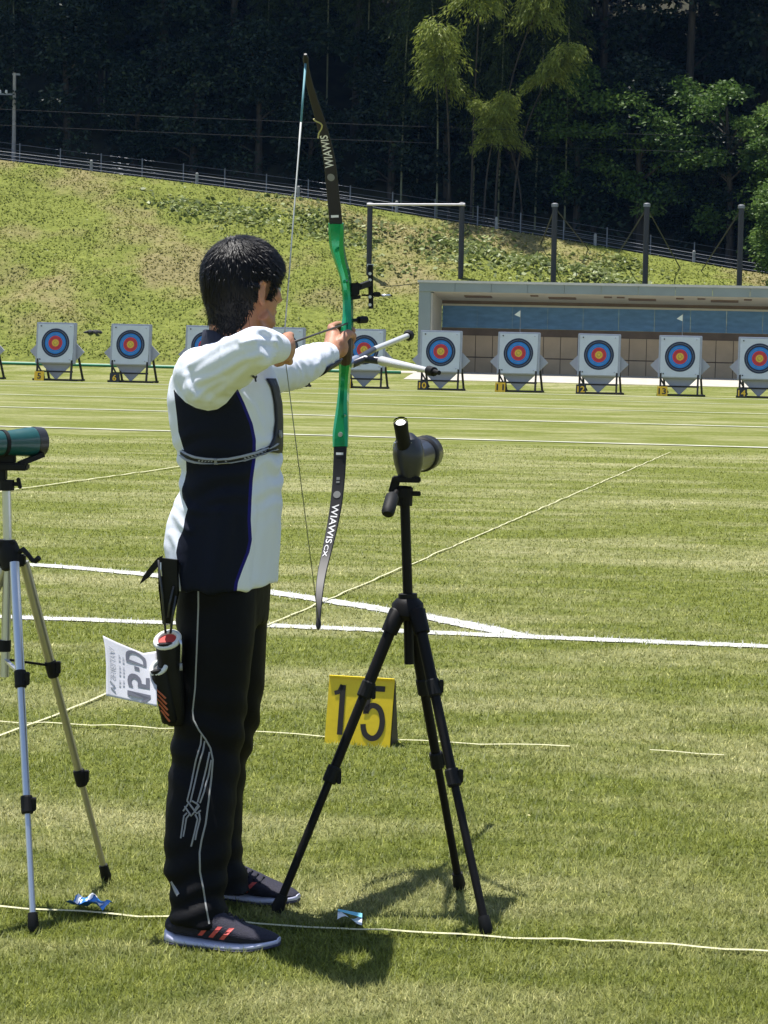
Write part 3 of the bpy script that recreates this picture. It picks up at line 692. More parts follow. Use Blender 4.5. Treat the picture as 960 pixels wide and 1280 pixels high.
# dark scrap lying on the lower bank, left of target 6
P = on_hill(121, 90.3) - Vector((0, 0, 0.06))
q = MB()
for dx, dy, a_, b_ in ((0, 0, .17, .10), (-.22, -.1, .12, .07), (.2, -.05, .11, .08), (-.38, .05, .09, .05), (.07, -.2, .12, .07)): q.ell(P + Vector((dx, dy, 0.06)), (a_, .12, b_)); me = remeshed(q, 'debris_heap', 0.03, 1)
c = coords(me); c += np.array([[noise.noise(Vector(p) * 6) * 0.05 for k in range(3)] for p in c.tolist()]); set_coords(me, c)
tag(link_mesh('debris_heap', me, mat('debris', (0.07, 0.065, 0.07), 0.9, var=0.5, scale=6)), 'small dark heap of debris on the bank between targets 5 and 6', 'debris')

# ---- near lane sign 15
m_syel = mat('sign_yellow', (0.84, 0.60, 0.012), 0.45, var=0.06, scale=14, bump=0.05)
m_sblk = mat('sign_black', (0.020, 0.014, 0.012), 0.6)
a = gp(405.5, 929); c = gp(487, 934.5); ev = (c - a); wdt = ev.length; ex = ev.normalized(); away = Vector((-ex.y, ex.x, 0))
hh = 0.240; tiltn = (Vector((0, 0, 1)) * math.cos(0.20) + away * math.sin(0.20)).normalized(); nf = ex.cross(tiltn)   # nf points away or to us
if nf.y > 0: nf = -nf
org = (a + c) / 2; r = empty('lane_sign', org)
def sgn(x, y, off): return org + ex * (x * wdt / 2) + tiltn * (y * hh) + nf * off
MB().prism([sgn(-1, 0.0, 0), sgn(1, 0.0, 0), sgn(1, 1, 0), sgn(-1, 1, 0)], -nf * 0.006).build('front_board', m_syel, r)
tp1, tp2 = sgn(-1, 1, -0.008), sgn(1, 1, -0.008); dn = (Vector((0, 0, -1)) * 1.0 + away * 0.24) * (hh * math.cos(0.2) - 0.003)
MB().prism([tp1, tp2, tp2 + dn, tp1 + dn], away * 0.006).build('rear_board', m_sblk, r)
MB().prism([sgn(0.995, 0.985, -0.009), sgn(0.995, 0.02, -0.009), sgn(0.995, 0.02, -0.009) + away * 0.10, tp2 + dn * 0.98 - ex * 0.001], ex * 0.003).build('side_web', m_sblk, r)
MB().bar(sgn(-1, 1.003, 0.001), sgn(1, 1.003, 0.001), 0.012, 0.006).build('top_edge', m_syel, r)
q = MB()
def stroke(pts, wd_, closed=False):
    """flat brush stroke in sign coordinates (x -1..1, y 0..1), mitred"""
    P = [Vector((x * wdt / 2, y * hh)) for x, y in pts]; L, Rr = [], []
    for i, p in enumerate(P):
        d0 = (p - P[i - 1]).normalized() if i > 0 else (P[1] - p).normalized(); d1 = (P[i + 1] - p).normalized() if i < len(P) - 1 else d0
        t = (d0 + d1).normalized(); nn = Vector((-t.y, t.x)); k = wd_ / 2 / max(0.5, nn.dot(Vector((-d1.y, d1.x))))
        L.append(p + nn * k); Rr.append(p - nn * k)
    vs = [org + ex * v_.x + tiltn * v_.y + nf * 0.0022 for v_ in L + Rr]; n = len(P)
    q.add(vs, [(i, i + 1, n + i + 1, n + i) for i in range(n - 1)])
w_ = 0.020
stroke([(-0.55, 0.88), (-0.55, 0.14)], w_); stroke([(-0.80, 0.755), (-0.66, 0.775), (-0.575, 0.88)], w_ * 0.75)
stroke([(0.74, 0.855), (0.28, 0.855), (0.20, 0.50), (0.21, 0.475)], w_)
arc = [(0.20, 0.49), (0.27, 0.565), (0.38, 0.60), (0.50, 0.595), (0.62, 0.55), (0.70, 0.46), (0.725, 0.36), (0.70, 0.25), (0.62, 0.165), (0.50, 0.12), (0.36, 0.125), (0.23, 0.175), (0.165, 0.25), (0.145, 0.32)]
stroke([(p.x, p.y) for p in smooth_path([Vector((x, y, 0)) for x, y in arc], 3)], w_)
q.build('numeral', m_sblk, r)
tag(r, 'yellow folding sign with black number 15 standing on the turf', 'sign')

# ---- litter
m_wrap = mat('wrapper_blue', (0.02, 0.20, 0.62), 0.3, var=0.5, scale=18)
m_wrapw = mat('wrapper_white', (0.78, 0.80, 0.84), 0.35)
P = gp(112, 1140); q = MB(); nn = 15; mm = 9
for i in range(nn):
    for j in range(mm):
        s = i / (nn - 1) - 0.5; t = j / (mm - 1) - 0.5
        h = 0.024 + 0.020 * noise.noise(Vector((s * 3.2, t * 2.6, 3))) + 0.022 * max(0, 0.25 - abs(s + 0.12)) * 4 * (0.5 + t)
        q.v.append((P.x + s * 0.095 + t * 0.02, P.y + t * 0.06 - s * 0.03, max(0.004, h + 0.003 * math.sin(i * 1.2 + j * 0.9))))
q.f = [(i * mm + j, i * mm + j + 1, (i + 1) * mm + j + 1, (i + 1) * mm + j) for i in range(nn - 1) for j in range(mm - 1)]
r = empty('plastic_wrapper', (P.x, P.y, 0)); o = q.build('film', m_wrap, r, True)
q2 = MB()
for (s0, s1, t0, t1) in ((-0.42, -0.18, -0.5, 0.45), (-0.05, 0.10, 0.0, 0.5), (0.30, 0.42, -0.4, 0.2)):
    ii = [int((s0 + 0.5) * (nn - 1)), int((s1 + 0.5) * (nn - 1))]; jj = [int((t0 + 0.5) * (mm - 1)), int((t1 + 0.5) * (mm - 1))]
    for i in range(ii[0], ii[1]):
        for j in range(jj[0], jj[1]):
            k = len(q2.v); q2.v += [tuple(Vector(q.v[a_ * mm + b_]) + Vector((0, -0.001, 0.0025))) for a_, b_ in ((i, j), (i, j + 1), (i + 1, j + 1), (i + 1, j))]; q2.f.append((k, k + 1, k + 2, k + 3))
q2.build('white_print', m_wrapw, r)
tag(r, 'crumpled blue and white plastic wrapper on the shooting line', 'wrapper')
P = gp(437, 1158); q = MB()
for i in range(7):
    for j in range(4): q.v.append((P.x + (i / 6 - 0.5) * 0.06, P.y + (j / 3 - 0.5) * 0.055 - (i / 6 - .5) * .012, 0.022 + 0.010 * math.sin(i * 0.8 + j * 0.6)))
q.f = [(i * 4 + j, i * 4 + j + 1, i * 4 + j + 5, i * 4 + j + 4) for i in range(6) for j in range(3)]
r = empty('tissue_packet', (P.x, P.y, 0)); q.build('sheet', mat('packet_white', (0.74, 0.80, 0.82), 0.5), r, True)
q2 = MB(); q2.add([Vector(q.v[k]) + Vector((0, 0, 0.003)) for k in (2, 3, 27, 26)], [(0, 1, 2, 3)]); q2.build('blue_edge', mat('packet_cyan', (0.18, 0.55, 0.68), 0.5), r)
tag(r, 'small white and pale blue packet on the grass right of the archer', 'packet')
for k, (x, y) in enumerate(((643, 1010), (852, 1008), (663, 1029), (716, 997), (770, 1070))):
    P = gp(x, y); q = MB(); L = 0.022 if k == 0 else 0.012; a_ = k * 1.3; d = Vector((math.cos(a_), math.sin(a_), 0.15)); s = Vector((-d.y, d.x, 0.1))
    q.add([P + Vector((0, 0, .022)) + v_ for v_ in (Vector((0, 0, 0)), d * L * 0.5 + s * L * 0.22, d * L, d * L * 0.5 - s * L * 0.22 + Vector((0, 0, 0.004)))], [(0, 1, 2), (0, 2, 3)])
    tag(q.build('dry_leaf', mat('dry_leaf', (0.60, 0.55, 0.25), 0.7)), ['curled pale dry leaf right of the black tripod', 'tiny pale leaf far right on the turf', 'tiny pale leaf just below the curled dry leaf', 'tiny pale leaf up and right of the curled dry leaf', 'tiny pale leaf lowest of those on the right'][k], 'leaf', 'dry leaves on the turf')

# ---- tripods and spotting scopes
m_blk = mat('tripod_black', (0.005, 0.004, 0.0045), 0.55, spec=0.22, var=0.2, scale=20)
m_rub = mat('rubber_black', (0.006, 0.006, 0.007), 0.65, spec=0.3)
m_scope = mat('scope_grey', (0.020, 0.020, 0.024), 0.38, var=0.1, scale=30, coat=0.2)
m_alu = mat('aluminium', (0.62, 0.63, 0.68), 0.32, metal=0.85); m_champ = mat('champagne_alu', (0.46, 0.43, 0.36), 0.34, metal=0.8)
m_glass = mat('lens_glass', (0.16, 0.17, 0.19), 0.25, spec=0.4)
def leg(root, top, mid1, mid2, foot, r0, m, lock_m, rec=0.82):
    lg = MB().tube([top, mid1], r0, 12).build('leg', m, root, True, 40)
    MB().tube([mid1 + (top - mid1) * 0.02, mid2], r0 * rec, 12).build('middle_section', m, lg, True, 40)
    MB().tube([mid2 + (mid1 - mid2) * 0.02, foot], r0 * rec * rec, 12).build('lower_section', m, lg, True, 40)
    for p, nx in ((mid1, mid2), (mid2, foot)):
        d = (nx - p).normalized(); sd_ = d.cross(Vector((0, 1, 0))).normalized()
        q = MB().tube([p - d * 0.022, p - d * 0.018, p + d * 0.018, p + d * 0.022], [r0 * 1.1, r0 * 1.22, r0 * 1.22, r0 * 1.05], 12); q.box(p + sd_ * r0 * 1.3, (0.012, 0.018, 0.032), None, 0.002)
        q.build('leg_lock', lock_m, lg)
    d = (foot - mid2).normalized()
    MB().tube([foot - d * 0.045, foot - d * 0.012, foot], [r0 * 0.95, r0 * 1.15, r0 * 0.75], 12).build('rubber_foot', m_rub, lg, True, 50)
    return lg
# black tripod
YT = 5.83; fl, fr, fb = gp(345, 1143), gp(609, 1171), gp(575, 1114)
apx = at(509.5, 766, YT)
r = empty('tripod', ((fl + fr + fb) / 3).to_tuple()); TR = r
def along3(top, foot, pxs):   # points on the line top-foot at given photo rows
    out = []
    for y in pxs:
        lo, hi = 0.0, 1.0
        for _ in range(30):
            m_ = (lo + hi) / 2
            if pix(top.lerp(foot, m_))[1] < y: lo = m_
            else: hi = m_
        out.append(top.lerp(foot, lo))
    return out
def top_of(px, py, foot, k=0.10): return at(px, py, lerp(YT, foot.y, k))
for ft, tx, ty, ys in ((fl, 496, 768, (968, 862)), (fr, 522, 768, (972, 860)), (fb, 514, 772, (950, 858))):
    ft = ft + Vector((0, 0, 0.006)); t_ = top_of(tx, ty, ft)
    m2, m1 = along3(t_, ft, ys)
    leg(r, t_, m1, m2, ft, 0.0148, m_blk, m_rub, 0.84)
q = MB(); q.tube([at(509.5, 748, YT), at(509.5, 754, YT), at(509.5, 768, YT), at(509.5, 774, YT)], [0.028, 0.040, 0.042, 0.030], 16)
for ft, tx, ty in ((fl, 496, 768), (fr, 522, 768), (fb, 514, 772)): q.tube([apx, top_of(tx, ty, ft), top_of(tx, ty, ft) + (ft - apx).normalized() * 0.05], [0.022, 0.024, 0.021], 10)
q.build('crown', m_blk, r, True, 45)
MB().tube([at(506, 628, YT), at(510, 750, YT), at(511.5, 830, YT)], 0.0125, 14).build('centre_column', m_blk, r, True, 40)
MB().tube([at(509.6, 742, YT), at(509.9, 752, YT)], 0.024, 14).build('column_lock', m_rub, r, True, 40)
hd = MB(); hd.tube([at(505.5, 632, YT), at(506, 610, YT), at(506, 608, YT)], [0.020, 0.021, 0.016], 14)
hd.box(at(500, 616, YT), (0.05, 0.045, 0.035), None, 0.006); hd.box(at(493, 607, YT), (0.022, 0.05, 0.045), Matrix.Rotation(0.25, 3, 'Y'), 0.005)
hd.box(at(508, 599, YT), (0.072, 0.062, 0.014), None, 0.003); hd.box(at(519, 617, YT), (0.028, 0.018, 0.012), None, 0.002)
hd.build('head', m_blk, r)
MB().tube([at(497, 612, YT - 0.02), at(489, 628, YT - 0.09), at(488.5, 630, YT - 0.10)], [0.007, 0.008, 0.008], 10).build('handle_bar', m_blk, r, True, 40)
MB().tube([at(490.5, 620, YT - 0.09), at(490, 622, YT - 0.10), at(485, 640, YT - 0.16), at(484.5, 643, YT - 0.165)], [0.012, 0.017, 0.0165, 0.012], 14).build('handle_grip', m_rub, r, True, 50)
tag(r, 'black three-legged camera tripod standing right of the archer', 'tripod')
r = empty('spotting_scope', at(509, 597, YT).to_tuple())
ax0 = at(511, 574, YT + 0.03); axd = Vector((0.20, 0.97, 0.03)).normalized()
bar = MB().tube([ax0 - axd * 0.02, ax0 + axd * 0.06, ax0 + axd * 0.11, ax0 + axd * 0.20, ax0 + axd * 0.235, ax0 + axd * 0.24], [0.034, 0.035, 0.039, 0.045, 0.0465, 0.043], 24).build('barrel', m_scope, r, True, 40)
MB().tube([ax0 + axd * 0.15, ax0 + axd * 0.154, ax0 + axd * 0.176, ax0 + axd * 0.18], [0.0425, 0.0455, 0.047, 0.045], 24).build('focus_ring', m_rub, bar, True, 40)
MB().tube([ax0 + axd * 0.2405, ax0 + axd * 0.2425], [0.043, 0.043], 24).build('objective_lens', m_glass, bar)
MB().tube([at(511, 600, YT), at(511, 594, YT), at(511, 580, YT), at(510.5, 566, YT), at(508.5, 554, YT), at(506.5, 547, YT + 0.01)], [(0.028, 0.024), (0.030, 0.028), (0.038, 0.037), (0.039, 0.040), (0.033, 0.036), (0.022, 0.024)], 24, ref=Vector((0, 1, 0.02))).build('prism_body', m_scope, r, True, 40)
eye = MB().tube([at(506.5, 566, YT - 0.01), at(504.5, 552, YT - 0.028), at(502, 538, YT - 0.048), at(501, 530, YT - 0.06), at(500.8, 528.5, YT - 0.062)], [0.0185, 0.018, 0.0172, 0.0185, 0.017], 20).build('eyepiece', m_rub, r, True, 45)
d_ = (at(501, 530, YT - 0.06) - at(502, 538, YT - 0.048)).normalized(); e0 = at(500.8, 528.5, YT - 0.062)
MB().tube([e0 + d_ * 0.0003, e0 + d_ * 0.0012], [0.0125, 0.0120], 18).build('eye_lens', m_glass, eye)
MB().tube([e0, e0 + d_ * 0.006], [(0.0185), (0.0175)], 20, cap=False).build('eyecup', m_rub, eye, True)
for sx in (-1, 1): MB().tube([at(503.5 + sx * 10, 553, YT - 0.030), at(503.5 + sx * 11.5, 558, YT - 0.026)], [0.0025, 0.003], 8).build('trim', m_alu, r)
tag(r, 'black angled spotting scope mounted on the black tripod', 'spotting scope')

# silver tripod at the left edge
YL = 5.80; f1, f2 = gp(42, 1167), gp(134, 1103); ap = at(17, 700, YL); f3 = Vector((ap.x - 0.34, ap.y + 0.02, 0.0))
r = empty('tripod', ((f1 + f2 + f3) / 3).to_tuple())
for ft, tx, ty, ys, m in ((f1, 18, 703, (1006, 849), m_alu), (f2, 30, 702, (972, 836), m_champ), (f3, 8, 703, (985, 845), m_champ)):
    ft = ft + Vector((0, 0, 0.005)); t_ = at(tx, ty, lerp(YL, ft.y, 0.08)); m2, m1 = along3(t_, ft, ys); leg(r, t_, m1, m2, ft, 0.0125, m, m_rub, 0.80)
MB().tube([at(8, 606, YL), at(10, 690, YL), at(6, 846, YL)], 0.0115, 14).build('centre_column', m_alu, r, True, 40)
q = MB(); q.tube([at(10, 676, YL), at(10, 680, YL), at(12, 694, YL), at(16, 708, YL), at(17, 711, YL)], [0.020, 0.024, 0.030, 0.030, 0.022], 14); q.box(at(6, 679, YL), (0.055, 0.04, 0.018), None, 0.004); q.box(at(27, 700, YL), (0.02, 0.03, 0.03), None, 0.004); q.box(at(4, 702, YL), (0.02, 0.03, 0.03), None, 0.004)
q.build('crown', m_rub, r, True, 40)
MB().tube([at(24, 690, YL - 0.02), at(29, 687, YL - 0.03), at(34, 692, YL - 0.04), at(41, 701, YL - 0.05), at(44, 701.5, YL - 0.05), at(49, 697, YL - 0.055)], [0.006, 0.007, 0.006, 0.006, 0.007, 0.007], 10).build('crank', m_rub, r, True, 50)
m1 = along3(at(30, 702, lerp(YL, f2.y, 0.08)), f2, (832,))[0]; m0 = at(6, 824, YL)
MB().bar(m0, m1, 0.010, 0.006).build('brace', m_rub, r)
m1 = along3(at(18, 703, lerp(YL, f1.y, 0.08)), f1, (842,))[0]; MB().bar(m0, m1, 0.010, 0.006).build('brace', m_alu, r)
MB().tube([at(5.5, 800, YL), at(5.2, 814, YL)], 0.017, 12).build('brace_collar', m_rub, r, True, 40)
q = MB(); q.tube([at(8, 613, YL), at(8, 600, YL)], [0.020, 0.020], 12); q.box(at(14, 583, YL), (0.085, 0.06, 0.018), None, 0.004); q.box(at(3, 592, YL), (0.02, 0.04, 0.035), None, 0.003); q.box(at(18, 605, YL), (0.022, 0.012, 0.010), None, 0.002); q.box(at(24, 604, YL), (0.008, 0.02, 0.028), Matrix.Rotation(-0.25, 3, 'Y'), 0.002)
q.build('head', m_rub, r)
MB().bar(at(24, 580, YL - 0.01), at(54, 568, YL + 0.02), 0.02, 0.012).build('head_plate', m_rub, r)
tag(r, 'silver aluminium tripod with crank at the left edge of the picture', 'tripod')
m_teal = mat('scope_teal', (0.010, 0.075, 0.075), 0.35, var=0.1, scale=25, coat=0.3)
r = empty('spotting_scope', at(2, 578, YL).to_tuple()); s0 = at(-62, 556, YL - 0.12); s1 = at(52, 552, YL + 0.05); dd = (s1 - s0)
ln = dd.length; dd.normalize()
b = MB().tube([s0 + dd * t * ln for t in (0.0, 0.30, 0.46, 0.56, 0.62, 0.70, 0.86, 0.97, 1.0)], [0.030, 0.031, 0.032, 0.031, 0.0305, 0.033, 0.0375, 0.036, 0.030], 24).build('barrel', m_teal, r, True, 45)
MB().tube([s0 + dd * t * ln for t in (0.545, 0.55, 0.585, 0.59)], [0.030, 0.0335, 0.0335, 0.031], 24).build('focus_ring', m_rub, b, True, 40)
MB().tube([s0 + dd * t * ln for t in (0.90, 0.905, 1.0, 1.004)], [0.037, 0.0385, 0.0365, 0.031], 24).build('lens_hood', m_scope, b, True, 40)
MB().tube([s0 - dd * 0.005, s0 - dd * 0.08 + Vector((0, 0, 0.04)), s0 - dd * 0.12 + Vector((0, 0, 0.06))], [0.024, 0.019, 0.021], 16).build('eyepiece', m_rub, r, True, 45)
MB().box(at(2, 572, YL), (0.07, 0.03, 0.03), None, 0.004).build('mount_foot', m_rub, r)
tag(r, 'dark green spotting scope on the silver tripod at the left edge', 'spotting scope')

# =================================================================== THE ARCHER
PHI = math.radians(15); CX = Vector((math.cos(PHI), -math.sin(PHI), 0)); SX = Vector((math.sin(PHI), math.cos(PHI), 0)); UP = Vector((0, 0, 1))
YB = 5.64
fn, ff = gp(280, 1186), gp(318, 1134)
person = empty('person', ((fn + ff) / 2).to_tuple())
tag(person, 'archer in white and navy shirt and black trousers at full draw', 'person')

def slice_ring(y, xl, xr, b, Y=YB, n=40, power=2.5, phi=PHI, dx=0.0):
    c = at((xl + xr) / 2, y, Y); hw = 0.955 * (xr - xl) / 2 * Y / F_PX; cx = Vector((math.cos(phi), -math.sin(phi), 0)); sx = Vector((math.sin(phi), math.cos(phi), 0))
    a = math.sqrt(max(0.02 ** 2, hw * hw - (b * math.sin(phi)) ** 2 * 0.8)) / math.cos(phi); ring = []
    for j in range(n):
        th = 2 * math.pi * j / n; cs = math.copysign(abs(math.cos(th)) ** (2 / power), math.cos(th)); sn = math.copysign(abs(math.sin(th)) ** (2 / power), math.sin(th))
        ring.append(c + cx * (a * cs) + sx * (b * sn))
    return ring
# ---------------- shirt
ShR, ElR, WrR = at(249, 470, 5.52), at(325, 432, 5.285), at(350, 436, 5.49)
ShL, ElL, WrL = at(309, 466, 5.82), at(366, 462, 6.06), at(414, 441, 6.275)
mb = MB()
TS = [(436, 262, 322, .070), (446, 240, 332, .135), (458, 226, 338, .165), (475, 217, 346, .18), (500, 213, 350, .185), (540, 216, 351, .18), (575, 226, 350, .17), (600, 230, 350, .168), (625, 223, 350, .168), (650, 214, 349, .170), (680, 208.5, 348, .174), (700, 210, 347, .176), (716, 215, 346, .176), (730, 221, 345, .176)]
mb.loft([slice_ring(y, xl, xr, b) for y, xl, xr, b in TS])
mb.ell(ShR + Vector((0.004, 0.01, -0.002)), (0.070, 0.066, 0.068)); mb.ell(ShL, (0.062, 0.06, 0.066))
# drawing arm: shoulder -> elbow (towards us) -> wrist (back to the chin)
mb.tube([ShR - (ElR - ShR) * 0.04 - Vector((0, 0, 0.01)), ShR, ShR.lerp(ElR, 0.33) - Vector((0, 0, 0.012)), ShR.lerp(ElR, 0.66) - Vector((0, 0, 0.006)), ElR, ElR + (ElR - ShR).normalized() * 0.016 + Vector((0, .01, 0))], [(0.062, 0.054), (0.070, 0.064), (0.066, 0.062), (0.058, 0.055), (0.049, 0.048), (0.036, 0.038)], 20)
mb.tube([ElR, ElR.lerp(WrR, 0.3), ElR.lerp(WrR, 0.7), ElR.lerp(WrR, 0.93)], [0.046, 0.044, 0.038, 0.034], 18)
# sleeve slack and the gusset hanging below the raised arm
mb.ell(at(262, 486, 5.475), (0.066, 0.07, 0.052)); mb.ell(at(292, 462, 5.40), (0.055, 0.07, 0.048))
# bow arm
mb.tube([ShL, ShL.lerp(ElL, 0.5) - Vector((0, 0, 0.006)), ElL, ElL.lerp(WrL, 0.45), ElL.lerp(WrL, 0.93)], [0.062, 0.056, 0.051, 0.044, 0.036], 18)
# trapezius and collar
mb.ell(at(286, 446, YB + 0.03), (0.075, 0.12, 0.045), (CX, SX, UP))
me = remeshed(mb, 'shirt', 0.0052, 10, 0.5)
c = coords(me).astype(float)
# cloth folds
sh = lambda P: Vector(P)
nrm = np.empty(len(me.vertices) * 3, dtype=np.float32); me.vertex_normals.foreach_get('vector', nrm); nrm = nrm.reshape(-1, 3)
disp = np.zeros(len(c)); eR = np.array(ElR); sR = np.array(ShR); eL = np.array(ElL); wL = np.array(WrL); sL = np.array(ShL)
def dseg(P, a, b):
    ab = b - a; t = np.clip(((P - a) @ ab) / (ab @ ab), 0, 1); return np.linalg.norm(P - (a + t[:, None] * ab), axis=1), t
dr, tr = dseg(c, sR, eR); dl, tl = dseg(c, sL, wL)
nz = np.array([noise.noise(Vector(p) * 9.0) for p in c.tolist()]); nz2 = np.array([noise.noise(Vector((p[0] * 16, p[1] * 16, p[2] * 5))) for p in c.tolist()])
rows = np.array([pix(Vector(p)) for p in c.tolist()])
torso = (dr > 0.085) & (dl > 0.075)
low = np.clip((rows[:, 1] - 590) / 60, 0, 1)
disp += torso * (0.0055 * nz * (0.5 + low) + 0.0050 * np.sin(rows[:, 0] * 0.16 + nz2 * 2.2 + rows[:, 1] * 0.012) * low * 0.8)
disp += torso * 0.004 * np.sin((rows[:, 1] - 585) * 0.22 + (rows[:, 0] - 280) * 0.05 + nz * 3) * np.exp(-((rows[:, 1] - 590) / 45) ** 2)
crease = lambda x: (1 - np.abs(np.sin(x))) ** 2.5 - 0.25
disp += (~torso) * (dl > 0.075) * 0.0040 * crease(tr * 6 + nz * 2.6 + (rows[:, 0] + rows[:, 1]) * 0.02) * np.clip(tr * 2.5, 0.3, 1)
disp += (dl < 0.075) * 0.0070 * crease(tl * 15 + nz * 3.0) * np.clip(tl * 1.6, 0.25, 1)
facing = np.clip(-(nrm @ np.array(FW)), 0, 1) ** 0.5
def fold(pts, wd, amp):
    """a soft crease or ridge of cloth along a photo polyline"""
    global disp
    best = np.full(len(rows), 1e9); P2 = rows
    for (a, b_) in zip(pts, pts[1:]):
        A_, B_ = np.array(a, float), np.array(b_, float); ab = B_ - A_; tt = np.clip(((P2 - A_) @ ab) / (ab @ ab), 0, 1)
        best = np.minimum(best, np.linalg.norm(P2 - (A_ + tt[:, None] * ab), axis=1))
    disp += facing * amp * 0.72 * (np.exp(-(best / wd) ** 2) - 0.45 * np.exp(-((best - 1.7 * wd) / wd) ** 2))
for pts, wd, amp in [([(238, 456), (255, 442), (275, 430), (300, 420)], 4.0, .0060), ([(300, 428), (322, 424), (345, 428)], 3.5, .0050), ([(246, 478), (270, 470), (300, 452), (325, 444)], 4.5, .0060),
                     ([(262, 500), (285, 482), (312, 458)], 4.0, .0055), ([(244, 500), (258, 486), (282, 474)], 3.5, .0045), ([(330, 412), (340, 420), (347, 432)], 3.0, .0045), ([(232, 470), (238, 488), (250, 500)], 4.0, .0045), ([(225, 450), (236, 440), (252, 432)], 4.0, .0040),
                     ([(398, 432), (404, 444), (405, 455)], 2.6, .0060), ([(388, 438), (396, 450), (396, 462)], 2.6, .0055), ([(408, 428), (413, 440), (414, 450)], 2.4, .0050), ([(376, 448), (384, 458), (386, 470)], 3.0, .0050), ([(365, 456), (372, 470), (370, 484)], 3.2, .0045),
                     ([(218, 590), (226, 608), (232, 628)], 4.0, .0060), ([(214, 640), (224, 655), (236, 664)], 4.5, .0060), ([(212, 668), (220, 684), (224, 704)], 4.0, .0050), ([(232, 634), (250, 640), (275, 638)], 5.0, .0040),
                     ([(330, 590), (332, 640), (328, 700), (322, 728)], 5.0, .0050), ([(342, 600), (343, 660), (338, 725)], 4.0, .0045), ([(318, 585), (322, 620), (318, 660)], 4.0, .0035), ([(300, 490), (318, 510), (330, 540)], 4.0, .0040), ([(326, 480), (332, 520), (330, 552)], 4.0, .0040)]: fold(pts, wd, amp)
c += nrm * disp[:, None]; set_coords(me, c)
rows = np.array([pix(Vector(p)) for p in c.tolist()])
# mirrored position for the far flank, so both flanks carry the navy panel
cen = np.array(at(282, 560, YB)); sx = np.array(SX); s_ = (c - cen) @ sx
cm = c - 2 * np.clip(s_, 0, None)[:, None] * sx[None, :]
rm = np.array([pix(Vector(p)) for p in cm.tolist()])
XL = [(480, 216), (495, 218), (520, 221), (540, 223), (560, 229), (575, 232.5), (590, 233), (600, 231), (612, 227), (622, 228), (636, 234.5), (648, 231), (662, 229), (675, 223), (690, 220), (712, 223), (735, 226)]
XR = [(470, 290), (486, 297), (505, 306), (530, 316), (550, 320), (575, 319.5), (600, 316), (625, 314.5), (650, 313.5), (675, 315), (690, 312), (710, 304), (728, 297.5), (740, 296)]
YT_ = [(190, 470), (214, 482), (222, 493), (232, 503), (245, 510), (260, 513.5), (272, 511.5), (283, 504), (291, 494), (297, 486), (310, 470), (340, 440)]
xl_ = np.interp(rm[:, 1], [p[0] for p in XL], [p[1] for p in XL]); xr_ = np.interp(rm[:, 1], [p[0] for p in XR], [p[1] for p in XR]); yt_ = np.interp(rm[:, 0], [p[0] for p in YT_], [p[1] for p in YT_])
panel = np.minimum(np.minimum(rm[:, 0] - xl_, xr_ - rm[:, 0]), rm[:, 1] - yt_)
isarm = (dl < 0.066) & (tl > 0.2); panel = np.where(isarm, -6, panel)
attr(me, 'panel', panel); attr(me, 'piping', xr_ - rm[:, 0]); attr(me, 'row', rm[:, 1])
m_shirt = mat('shirt_cloth', (0.8, 0.8, 0.82), 0.75, spec=0.2)
nt, b = nodes_of(m_shirt)
ap_ = N(nt, 'ShaderNodeAttribute', attribute_name='panel').outputs['Fac']; pp_ = N(nt, 'ShaderNodeAttribute', attribute_name='piping').outputs['Fac']
navy = (0.0045, 0.0065, 0.018); royal = (0.012, 0.010, 0.16)
inpan = math_n(nt, 'GREATER_THAN', ap_, 0.0); pipe = math_n(nt, 'MULTIPLY', inpan, math_n(nt, 'LESS_THAN', pp_, 4.2))
edge = math_n(nt, 'MULTIPLY', math_n(nt, 'SUBTRACT', 1.0, inpan), math_n(nt, 'GREATER_THAN', ap_, -1.2))
col = mix(nt, inpan, (0.76, 0.79, 0.89), navy); col = mix(nt, pipe, col, royal)
nt.links.new(col, b.inputs['Base Color'])
bp = N(nt, 'ShaderNodeBump', Strength=0.35, Distance=0.006); tcn = N(nt, 'ShaderNodeTexCoord')
h_ = math_n(nt, 'ADD', tex(nt, tcn.outputs['Object'], 22, 4, 0.5), math_n(nt, 'MULTIPLY', tex(nt, tcn.outputs['Object'], 500, 1), 0.08))
nt.links.new(h_, bp.inputs['Height']); nt.links.new(bp.outputs[0], b.inputs['Normal'])
shirt = link_mesh('shirt', me, m_shirt, person, True)
BV_shirt = BVHTree.FromPolygons([tuple(p) for p in c], [tuple(p.vertices) for p in me.polygons])

